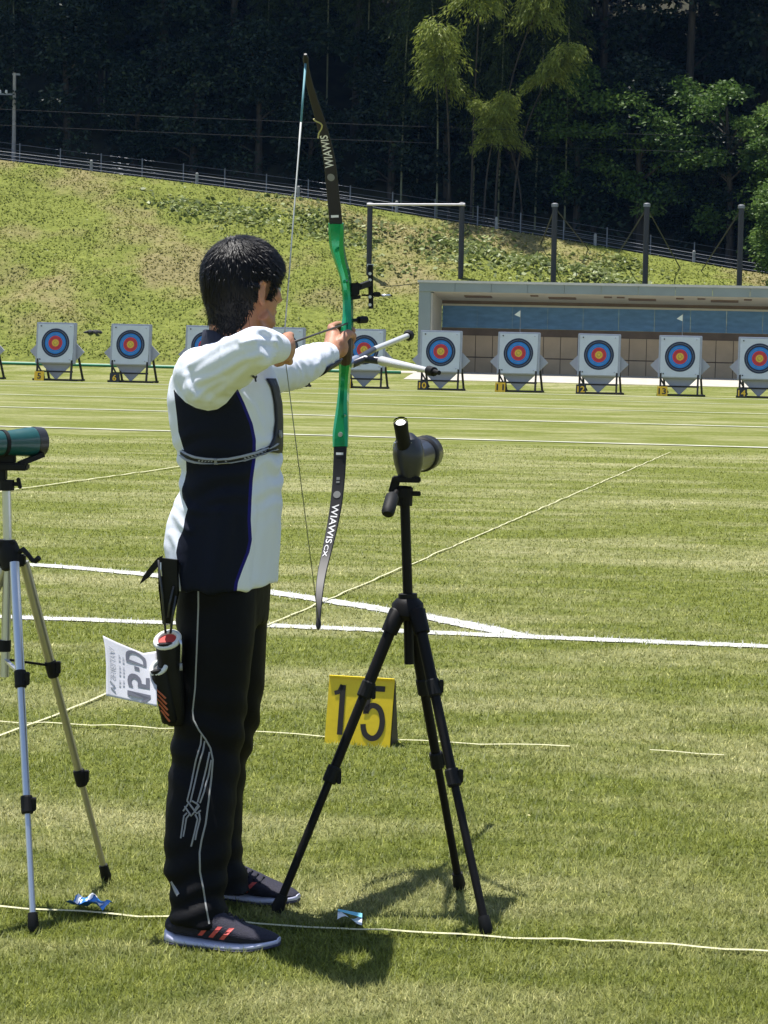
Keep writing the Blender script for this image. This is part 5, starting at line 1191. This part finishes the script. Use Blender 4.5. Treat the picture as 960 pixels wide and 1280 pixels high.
def limb_text(ST, body, y0, y1, w0, w1, parent, m, flip=1):
    vs, fs = text_2d(body, 1, 0.012); q = MB()     # text runs along the limb from row y0 to row y1, glyph tops towards w1
    q.add([limb_map(ST, row_to_station(ST, lerp(y0, y1, x)), lerp(w0, w1, y), 0.0012) for x, y in vs], fs); q.build('lettering', m, parent)
limb_text(LL, 'WIAWIS', 631, 680, -0.30, 0.30, ll, m_print); limb_text(LL, 'CX', 682, 697, -0.30, 0.12, ll, m_print)
limb_text(UL, 'WIAWIS', 209, 168, 0.36, -0.40, ul, m_print)
def limb_bar(ST, y0, y1, w0, w1, parent, m):
    q = MB(); q.add([limb_map(ST, row_to_station(ST, y), w_, 0.0011) for y, w_ in ((y0, w0), (y0, w1), (y1, w1), (y1, w0))], [(0, 1, 2, 3)]); q.build('print_mark', m, parent)
limb_bar(UL, 268.5, 271.5, -0.3, 0.3, ul, m_print); limb_bar(LL, 566, 569, -0.28, 0.28, ll, m_print); limb_bar(LL, 597, 600.5, -0.15, 0.12, ll, mat('print_grey', (0.2, 0.2, 0.2), 0.5)); limb_bar(LL, 602, 604.5, -0.15, 0.12, ll, MATS['print_grey'])
for ST, y, par in ((LL, 619, ll), (UL, 221, ul)):
    s_ = row_to_station(ST, y); ctr = limb_map(ST, s_, 0, 0.0012); q = MB()
    q.add([ctr + (limb_map(ST, s_, 0.5, 0.0012) - ctr) * 0.62 * math.cos(a) + (limb_map(ST, row_to_station(ST, y + 6), 0, 0.0012) - ctr).normalized() * 0.0105 * math.sin(a) for a in np.linspace(0, 2 * math.pi, 16, endpoint=False)], [tuple(range(16))]); q.build('round_mark', mat('print_grey', (0.2, 0.2, 0.2), 0.5), par)
mot = [(391, 147), (393, 149), (397, 151), (401, 153), (403, 156), (402, 160), (399, 165), (396.5, 171)]
q = MB(); q.tube([limb_map(UL, row_to_station(UL, y), max(-0.62, min(0.5, (x - interp([(125, 392.5), (146, 399), (166, 404.5), (188, 409.5)], y)) / 12)), 0.0006) for x, y in mot], 0.0022, 6); q.build('yellow_motif', m_printy, ul)
for ST, par in ((UL, ul), (LL, ll)):
    p, t = ST[-1][0], (ST[-1][0] - ST[-3][0]).normalized(); MB().tube([p - t * 0.02, p - t * 0.004, p + t * 0.008], [0.006, 0.008, 0.004], 10).build('limb_tip', m_limb, par, True, 50)
m_str = mat('bowstring', (0.62, 0.62, 0.60), 0.6); m_serv = mat('serving', (0.10, 0.26, 0.30), 0.6)
tu, tlw = UL[-3][0] - AD * 0.006, LL[-3][0] - AD * 0.006
MB().tube([tu, tu.lerp(NK, 0.3), tu.lerp(NK, 0.31), NK], [0.0026, 0.0026, 0.0019, 0.0019], 8).build('string', m_str, bow, True)
MB().tube([tlw, tlw.lerp(NK, 0.5), NK], 0.0013, 8).build('string', mat('string_dark', (0.26, 0.27, 0.20), 0.6), bow, True)
MB().tube([tu, tu.lerp(NK, 0.22)], 0.0029, 8).build('string_serving', m_serv, bow, True)
# sight
sg = MB(); e0 = at(437, 363, 6.42); e1 = at(462, 354, 6.50)
sg.bar(e0, e1, 0.012, 0.016); sg.box(at(443.5, 362, 6.42), (0.026, 0.03, 0.036), None, 0.004); sg.bar(at(438, 373, 6.41), at(450, 371, 6.42), 0.008, 0.01); sg.box(at(448, 357, 6.44), (0.02, 0.02, 0.014), Matrix.Rotation(0.5, 3, 'Y'), 0.002)
so = sg.build('sight_bracket', m_rub, bow)
vb = MB(); vb.bar(at(463, 331, 6.51), at(463.8, 386, 6.51), 0.020, 0.014); vbo = vb.build('sight_bar', m_rub, bow)
for y in (342, 350, 371, 381): MB().tube([at(462.5, y, 6.497), at(462.5, y, 6.492)], 0.0045, 8).build('sight_screw', m_alu, vbo)
MB().box(at(463, 331.5, 6.51), (0.018, 0.016, 0.006)).build('sight_cap', m_alu, vbo)
sp = MB(); sp.bar(at(452, 369, 6.50), at(490, 369.5, 6.51), 0.005, 0.005); sp.box(at(471, 368, 6.50), (0.02, 0.014, 0.014), None, 0.002); sp.build('sight_block', m_rub, bow)
MB().tube([at(477, 369.4, 6.50), at(488, 369.6, 6.51)], 0.004, 8).build('sight_pin', m_alu, bow, True)
MB().tube([at(436, 401, 6.40), at(447, 400, 6.42), at(448, 400, 6.42), at(458, 399.5, 6.44), at(459, 399.5, 6.44)], [0.005, 0.005, 0.010, 0.010, 0.006], 10).build('plunger', m_rub, bow, True, 40)
# stabilisers
m_rod = mat('rod_silver', (0.66, 0.66, 0.66), 0.3, metal=0.25); m_rodd = mat('rod_dark', (0.06, 0.06, 0.075), 0.3, metal=0.3)
b0 = at(434, 456, 6.40); b1 = at(446, 449.5, 6.46)
MB().tube([b0, b1], [0.014, 0.013], 12).build('stabiliser_mount', m_alu, bow, True, 40)
l1 = at(467, 437, 6.62); l2 = at(509, 420, 7.03); l3 = at(512.5, 418.5, 7.06)
lr = MB().tube([b1, l1], 0.0090, 12).build('long_rod', m_rodd, bow, True, 40)
MB().tube([l1, l2], 0.0085, 12).build('rod_tube', m_rod, lr, True, 40)
MB().tube([l2 - (l2 - l1).normalized() * 0.002, l2 + (l3 - l2) * 0.5, l3], [0.013, 0.0175, 0.014], 12).build('rod_weight', m_rub, lr, True, 40)
s1 = at(476, 451, 6.42); s2 = at(535, 463, 6.18); s3 = at(549, 466, 6.13)
MB().box(at(446, 453, 6.44), (0.03, 0.03, 0.022), None, 0.004).build('v_bar', m_alu, bow)
sr = MB().tube([at(441, 455, 6.42), at(456, 448.5, 6.44), s1], [0.011, 0.011, 0.011], 12).build('side_rod', m_rodd, bow, True, 40)
MB().tube([s1, s1.lerp(s2, 0.02), s2], [0.011, 0.0135, 0.0075], 12).build('rod_tube', m_rod, sr, True, 40)
MB().tube([s2, s2.lerp(s3, 0.08), s2.lerp(s3, 0.55), s2.lerp(s3, 0.58), s3], [0.009, 0.0135, 0.0125, 0.007, 0.006], 12).build('rod_weight', m_rub, sr, True, 40)
# arrow
A1 = at(437.5, 403, 6.40); ar = empty('arrow', NK.to_tuple()); tag(ar, 'dark carbon arrow on the drawn bow, nocked at the chin', 'arrow')
MB().tube([NK + AD * 0.01, A1], 0.0029, 8).build('shaft', mat('carbon', (0.06, 0.05, 0.05), 0.4), ar, True)
MB().tube([A1, A1 + AD * 0.012, A1 + AD * 0.03], [0.003, 0.0034, 0.0004], 8).build('point', m_alu, ar, True)
MB().tube([NK - AD * 0.006, NK + AD * 0.012], 0.0034, 8).build('nock', mat('nock_red', (0.5, 0.03, 0.03), 0.5), ar, True)
for k in range(3):
    a = k * 2 * math.pi / 3 + 0.4; d = (BW * math.cos(a) + UP * math.sin(a)); q = MB(); o_ = NK + AD * 0.03
    q.prism([o_ + d * 0.003, o_ + AD * 0.045 + d * 0.003, o_ + AD * 0.012 + d * 0.013, o_ + AD * 0.004 + d * 0.012], AD.cross(d) * 0.0006); q.build('vane', mat('vane', (0.5, 0.52, 0.6), 0.5), ar)

# quiver on the right hip
YQ = 5.475; qv = empty('quiver', at(212, 905, YQ).to_tuple())
tag(qv, 'black hip quiver with white-rimmed tubes and orange stripes on archer\'s belt', 'quiver')
m_qb = mat('quiver_black', (0.005, 0.005, 0.005), 0.55, spec=0.25, var=0.2, scale=20); m_qw = mat('quiver_rim', (0.72, 0.72, 0.70), 0.6); m_org = mat('quiver_orange', (0.50, 0.12, 0.045), 0.6)
def pouch(t0, t1, r0, r1, name, Yt, Yb):
    A_, B_ = at(*t0, Yt), at(*t1, Yb); d = (B_ - A_)
    o = MB().tube([A_, A_.lerp(B_, 0.5), A_.lerp(B_, 0.96), B_], [r0, (r0 + r1) / 2, r1, r1 * 0.8], 18).build(name, m_qb, qv, True, 45); return o, A_, B_
tb, A_, B_ = pouch((209.5, 802), (221, 905), .0300, .0270, 'tube', YQ, YQ + 0.02)
d = (A_ - B_).normalized(); tilt = (d - Vector((0.15, 0.55, 0))).normalized(); e1, e2 = frame(tilt, Vector((1, 0, 0)))
def ring_torus(c_, e1, e2, R, r_, nrm_, n=26):
    rings = []
    for i in range(n + 1):
        a = 2 * math.pi * i / n; ra = (e1 * math.cos(a) + e2 * math.sin(a)); k = 1.0 + (0.05 if i % 2 else 0)
        rings.append([c_ + ra * (R + r_ * k * math.cos(b_)) + nrm_ * (r_ * k * math.sin(b_)) for b_ in np.linspace(0, 2 * math.pi, 8, endpoint=False)])
    return MB().loft(rings, cap=False)
ring_torus(A_ + d * 0.004, e1, e2, 0.0285, 0.0065, tilt).build('rim', m_qw, tb, True)
q = MB(); q.add([A_ + d * 0.003 + (e1 * math.cos(a) + e2 * math.sin(a)) * 0.025 for a in np.linspace(0, 2 * math.pi, 20, endpoint=False)], [tuple(range(20))]); q.build('lining', mat('quiver_red', (0.50, 0.04, 0.03), 0.7), tb)
pk, A2, B2 = pouch((199, 836), (213, 903), .0220, .0200, 'pocket', YQ - 0.01, YQ + 0.0)
d2 = (A2 - B2).normalized(); t2 = (d2 - Vector((0.5, 0.75, 0))).normalized(); g1, g2 = frame(t2, Vector((1, 0, 0)))
ring_torus(A2 + d2 * 0.003, g1, g2, 0.0205, 0.0055, t2).build('rim', m_qw, pk, True)
q = MB(); q.add([A2 + d2 * 0.002 + (g1 * math.cos(a) + g2 * math.sin(a)) * 0.017 for a in np.linspace(0, 2 * math.pi, 20, endpoint=False)], [tuple(range(20))]); q.build('lining', mat('quiver_lining', (0.12, 0.12, 0.12), 0.8), pk)
bvp = BVHTree.FromPolygons([tuple(v.co + qv.location) for v in pk.data.vertices], [tuple(p.vertices) for p in pk.data.polygons])
for k in range(5):
    y = 861 + 7.2 * k; ribbon_on(bvp, [(192.5 + 2.2 * k, y - 2), (196 + 2.0 * k, y + 1), (202 + 1.5 * k, y + 7), (207 + 1.3 * k, y + 12)], 0.0045, 'orange_stripe', m_org, pk, 0.002, 1.5)
MB().prism([at(197, 697, YQ), at(221, 700, YQ), at(222, 742, YQ), at(213, 780, YQ + 0.01), at(203, 780, YQ + 0.01), at(198, 735, YQ)], Vector((0.003, 0.012, 0))).build('hanger', m_qb, qv)
MB().prism([at(196, 698, YQ - 0.003), at(204, 694, YQ - 0.003), at(198, 708, YQ - 0.003), at(186, 722, YQ - 0.003), at(174, 731, YQ - 0.003), at(179, 720, YQ - 0.003), at(187, 709, YQ - 0.003)], Vector((0.0, 0.006, 0))).build('flap', m_qb, qv)
MB().tube([at(201, 703, YQ - 0.004), at(201, 712, YQ - 0.006), at(202, 720, YQ - 0.005)], 0.0022, 6).build('buckle', m_alu, qv)
for pts in ([(217, 733), (212, 755), (210, 772)], [(220, 745), (216, 768), (213, 792)], [(198, 700), (203, 745), (207, 792)]):
    MB().tube([at(x, y, YQ - 0.006) for x, y in pts], 0.003, 6).build('strap', mat('strap_dark', (0.03, 0.03, 0.033), 0.35), qv, True)
MB().tube([at(225.5, 800, YQ - 0.02), at(226.5, 806, YQ - 0.02), at(226, 828, YQ - 0.02)], [0.004, 0.0025, 0.0025], 8).build('zip_pull', m_alu, qv, True)
MB().tube([at(226.2, 829, YQ - 0.02), at(226.3, 838, YQ - 0.02)], [0.003, 0.004], 8).build('toggle', mat('toggle', (0.25, 0.25, 0.26), 0.5), qv, True)


# number cloth streaming from the quiver, seen from its back
m_cloth = mat('number_cloth', (0.78, 0.78, 0.84), 0.8, spec=0.1)
nt, b = nodes_of(m_cloth); t_ = N(nt, 'ShaderNodeBsdfTranslucent', Color=(0.85, 0.84, 0.90, 1)); mx_ = N(nt, 'ShaderNodeMixShader'); mx_.inputs[0].default_value = 0.35
nt.links.new(b.outputs[0], mx_.inputs[1]); nt.links.new(t_.outputs[0], mx_.inputs[2]); nt.links.new(mx_.outputs[0], nt.nodes['Material Output'].inputs['Surface'])
m_cloth = m_cloth; m_ink = mat('show_through_ink', (0.11, 0.115, 0.15), 0.8); m_ink2 = mat('show_through_light', (0.40, 0.41, 0.46), 0.8)
def cloth_pt(s, t, lift=0.0):
    """s 0 left .. 1 right, t 0 bottom .. 1 top"""
    yb = lerp(869.5, 883, s); tops = [(0, 794.5), (0.25, 802.5), (0.5, 809.5), (0.75, 816.5), (1, 814)]
    yt = interp(tops, s); xl = interp([(0, 132.5), (0.5, 132.8), (0.8, 131.3), (1, 128.5)], t); x = lerp(xl, 196, s); y = lerp(yb, yt, t)
    Y = 5.52 - 0.085 * (1 - t) + 0.018 * math.sin(s * 4.2 + 1.0 * t) + 0.02 * (1 - s) * (0.5 - t) - lift
    return at(x, y, Y)
q = MB(); nn = 25
for i in range(nn):
    for j in range(nn): q.v.append(tuple(cloth_pt(i / (nn - 1), j / (nn - 1))))
q.f = [(i * nn + j, (i + 1) * nn + j, (i + 1) * nn + j + 1, i * nn + j + 1) for i in range(nn - 1) for j in range(nn - 1)]
nc = empty('number_cloth', cloth_pt(0.95, 0.2).to_tuple()); tag(nc, 'white back number cloth blowing from the quiver, print showing through reversed', 'number cloth')
o = q.build('cloth', m_cloth, nc, True); s_ = o.modifiers.new('t', 'SOLIDIFY'); s_.thickness = 0.0006; s_.offset = 0
def cloth_text(body, s0, s1, t0, t1, m, name='lettering', th=0.0):
    vs, fs = text_2d(body, 1, th); q = MB(); q.add([cloth_pt(lerp(s0, s1, y), lerp(t0, t1, x), 0.0022) for x, y in vs], fs); q.build(name, m, nc)
q = MB(); ONE = [(0.42, 0.10), (0.42, 0.185), (0.88, 0.185), (0.88, 0.13), (0.78, 0.03), (0.68, 0.03), (0.76, 0.10)]; q.add([cloth_pt(a_, b_, 0.0022) for a_, b_ in ONE], [(0, 1, 2, 3, 6), (3, 4, 5, 6)]); q.build('lettering', m_ink, nc); cloth_text('5', 0.42, 0.86, 0.27, 0.53, m_ink, th=0.02); cloth_text('-', 0.56, 0.66, 0.62, 0.68, m_ink); cloth_text('D', 0.40, 0.80, 0.72, 0.97, m_ink, th=0.012)
cloth_text('SHIBUYA', 0.08, 0.19, 0.32, 0.86, m_ink2)
for s0, t0, t1 in ((0.255, 0.22, 0.80), (0.33, 0.24, 0.78)):
    for k in range(9):
        if (k + int(s0 * 100)) % 4 == 3: continue
        ta = lerp(t0, t1, k / 9); q = MB(); q.add([cloth_pt(s_, t_, 0.0022) for s_, t_ in ((s0, ta), (s0 + 0.035, ta), (s0 + 0.035, ta + 0.045), (s0, ta + 0.045))], [(0, 1, 2, 3)]); q.build('fine_print', m_ink2, nc)
q = MB(); q.tube([cloth_pt(s_, t_, 0.002) for s_, t_ in ((0.08, 0.27), (0.18, 0.20), (0.10, 0.16), (0.19, 0.10))], 0.0012, 5); q.build('emblem', m_ink2, nc)

# =================================================================== TURF BLADES
m_blade = bpy.data.materials.new('grass_blade'); m_blade.use_nodes = True
nt = m_blade.node_tree; b = nt.nodes['Principled BSDF']; b.inputs['Roughness'].default_value = 0.55; b.inputs['Specular IOR Level'].default_value = 0.3
vec = world_vec(nt); lc = lawn_color(nt, vec); ra = N(nt, 'ShaderNodeAttribute', attribute_name='rnd').outputs['Fac']
g1 = ramp(nt, ra, [(0.0, (0.72, 0.78, 0.60)), (0.55, (1.25, 1.27, 1.05)), (0.88, (1.75, 1.70, 1.5)), (1.0, (2.8, 2.6, 2.5))])
cc_ = mix(nt, 1.0, lc, g1, 'MULTIPLY')
nt.links.new(cc_, b.inputs['Base Color'])
t = N(nt, 'ShaderNodeBsdfTranslucent'); nt.links.new(cc_, t.inputs['Color']); mx = N(nt, 'ShaderNodeMixShader'); mx.inputs[0].default_value = 0.3
nt.links.new(b.outputs[0], mx.inputs[1]); nt.links.new(t.outputs[0], mx.inputs[2]); nt.links.new(mx.outputs[0], nt.nodes['Material Output'].inputs['Surface'])
rng = np.random.default_rng(21)
def blades(y0, y1, n, wd, ln, k_d, margin):
    """n blades between y0 and y1 metres, thinning and widening with distance"""
    uu = rng.random(n); e = 2.0 - k_d      # density ~ y^-k_d on strips whose width grows with y
    Y = (y0 ** e + uu * (y1 ** e - y0 ** e)) ** (1 / e) if abs(e) > 1e-3 else y0 * (y1 / y0) ** uu
    X = rng.uniform(-1, 1, n) * (0.168 * Y + margin); f = (Y / y0)
    P = np.stack([X, Y, np.zeros(n)], 1)
    th = rng.uniform(0, 2 * np.pi, n); L = ln * rng.uniform(0.5, 1.35, n); ben = rng.uniform(0.55, 1.45, n)
    d = np.stack([np.cos(th) * np.sin(ben), np.sin(th) * np.sin(ben), np.cos(ben)], 1)
    s = np.stack([-np.sin(th), np.cos(th), np.zeros(n)], 1) * (wd * np.minimum(f, 7.0) ** 0.9 * rng.uniform(0.6, 1.3, n))[:, None] / 2
    V = np.stack([P - s, P + s, P + d * L[:, None]], 1)
    return P, V, rng.random(n)
def near_line(P):
    """inside a painted line?"""
    ok = np.zeros(len(P), bool)
    for L, hw in LINES:
        for a, b_ in zip(L, L[1:]):
            A2_, B2_ = np.array(a)[:2], np.array(b_)[:2]; ab = B2_ - A2_
            tt = np.clip(((P[:, :2] - A2_) @ ab) / (ab @ ab), 0, 1)
            ok |= np.linalg.norm(P[:, :2] - (A2_ + tt[:, None] * ab), axis=1) < hw * (1.0 + 0.18 * rng.standard_normal(len(P)))
    return ok
for nm, args in (('turf_blades', (4.5, 34.0, 640000, 0.0025, 0.024, 2.9, 0.8)),):
    P, V, rn = blades(*args)
    wl = near_line(P)
    if wl.any():
        o = link_mesh('painted_blades', quads_mesh('painted_blades', V[wl].reshape(-1, 3), 3, rn[wl]), m_paint); tag(o, 'grass blades whitened by the painted field lines', 'grass', kind='stuff')
    V, rn = V[~wl], rn[~wl]
    o = link_mesh(nm, quads_mesh(nm, V.reshape(-1, 3), 3, rn), m_blade); tag(o, 'short mown grass of the shooting field', 'grass', kind='stuff')

# =================================================================== AIR
hz = MB().box((0, 80, 19), (220, 190, 40.8)).build('haze', None)
m_hz = bpy.data.materials.new('haze_air'); m_hz.use_nodes = True; nt = m_hz.node_tree; nt.nodes.clear()
pv = N(nt, 'ShaderNodeVolumePrincipled'); pv.inputs['Color'].default_value = (0.26, 0.52, 1.0, 1); pv.inputs['Density'].default_value = 0.00008; pv.inputs['Anisotropy'].default_value = 0.2
om = N(nt, 'ShaderNodeOutputMaterial'); nt.links.new(pv.outputs[0], om.inputs['Volume'])
hz.data.materials.append(m_hz); tag(hz, 'thin bluish summer haze over the range', 'haze', kind='stuff')
SC.cycles.volume_bounces = 0
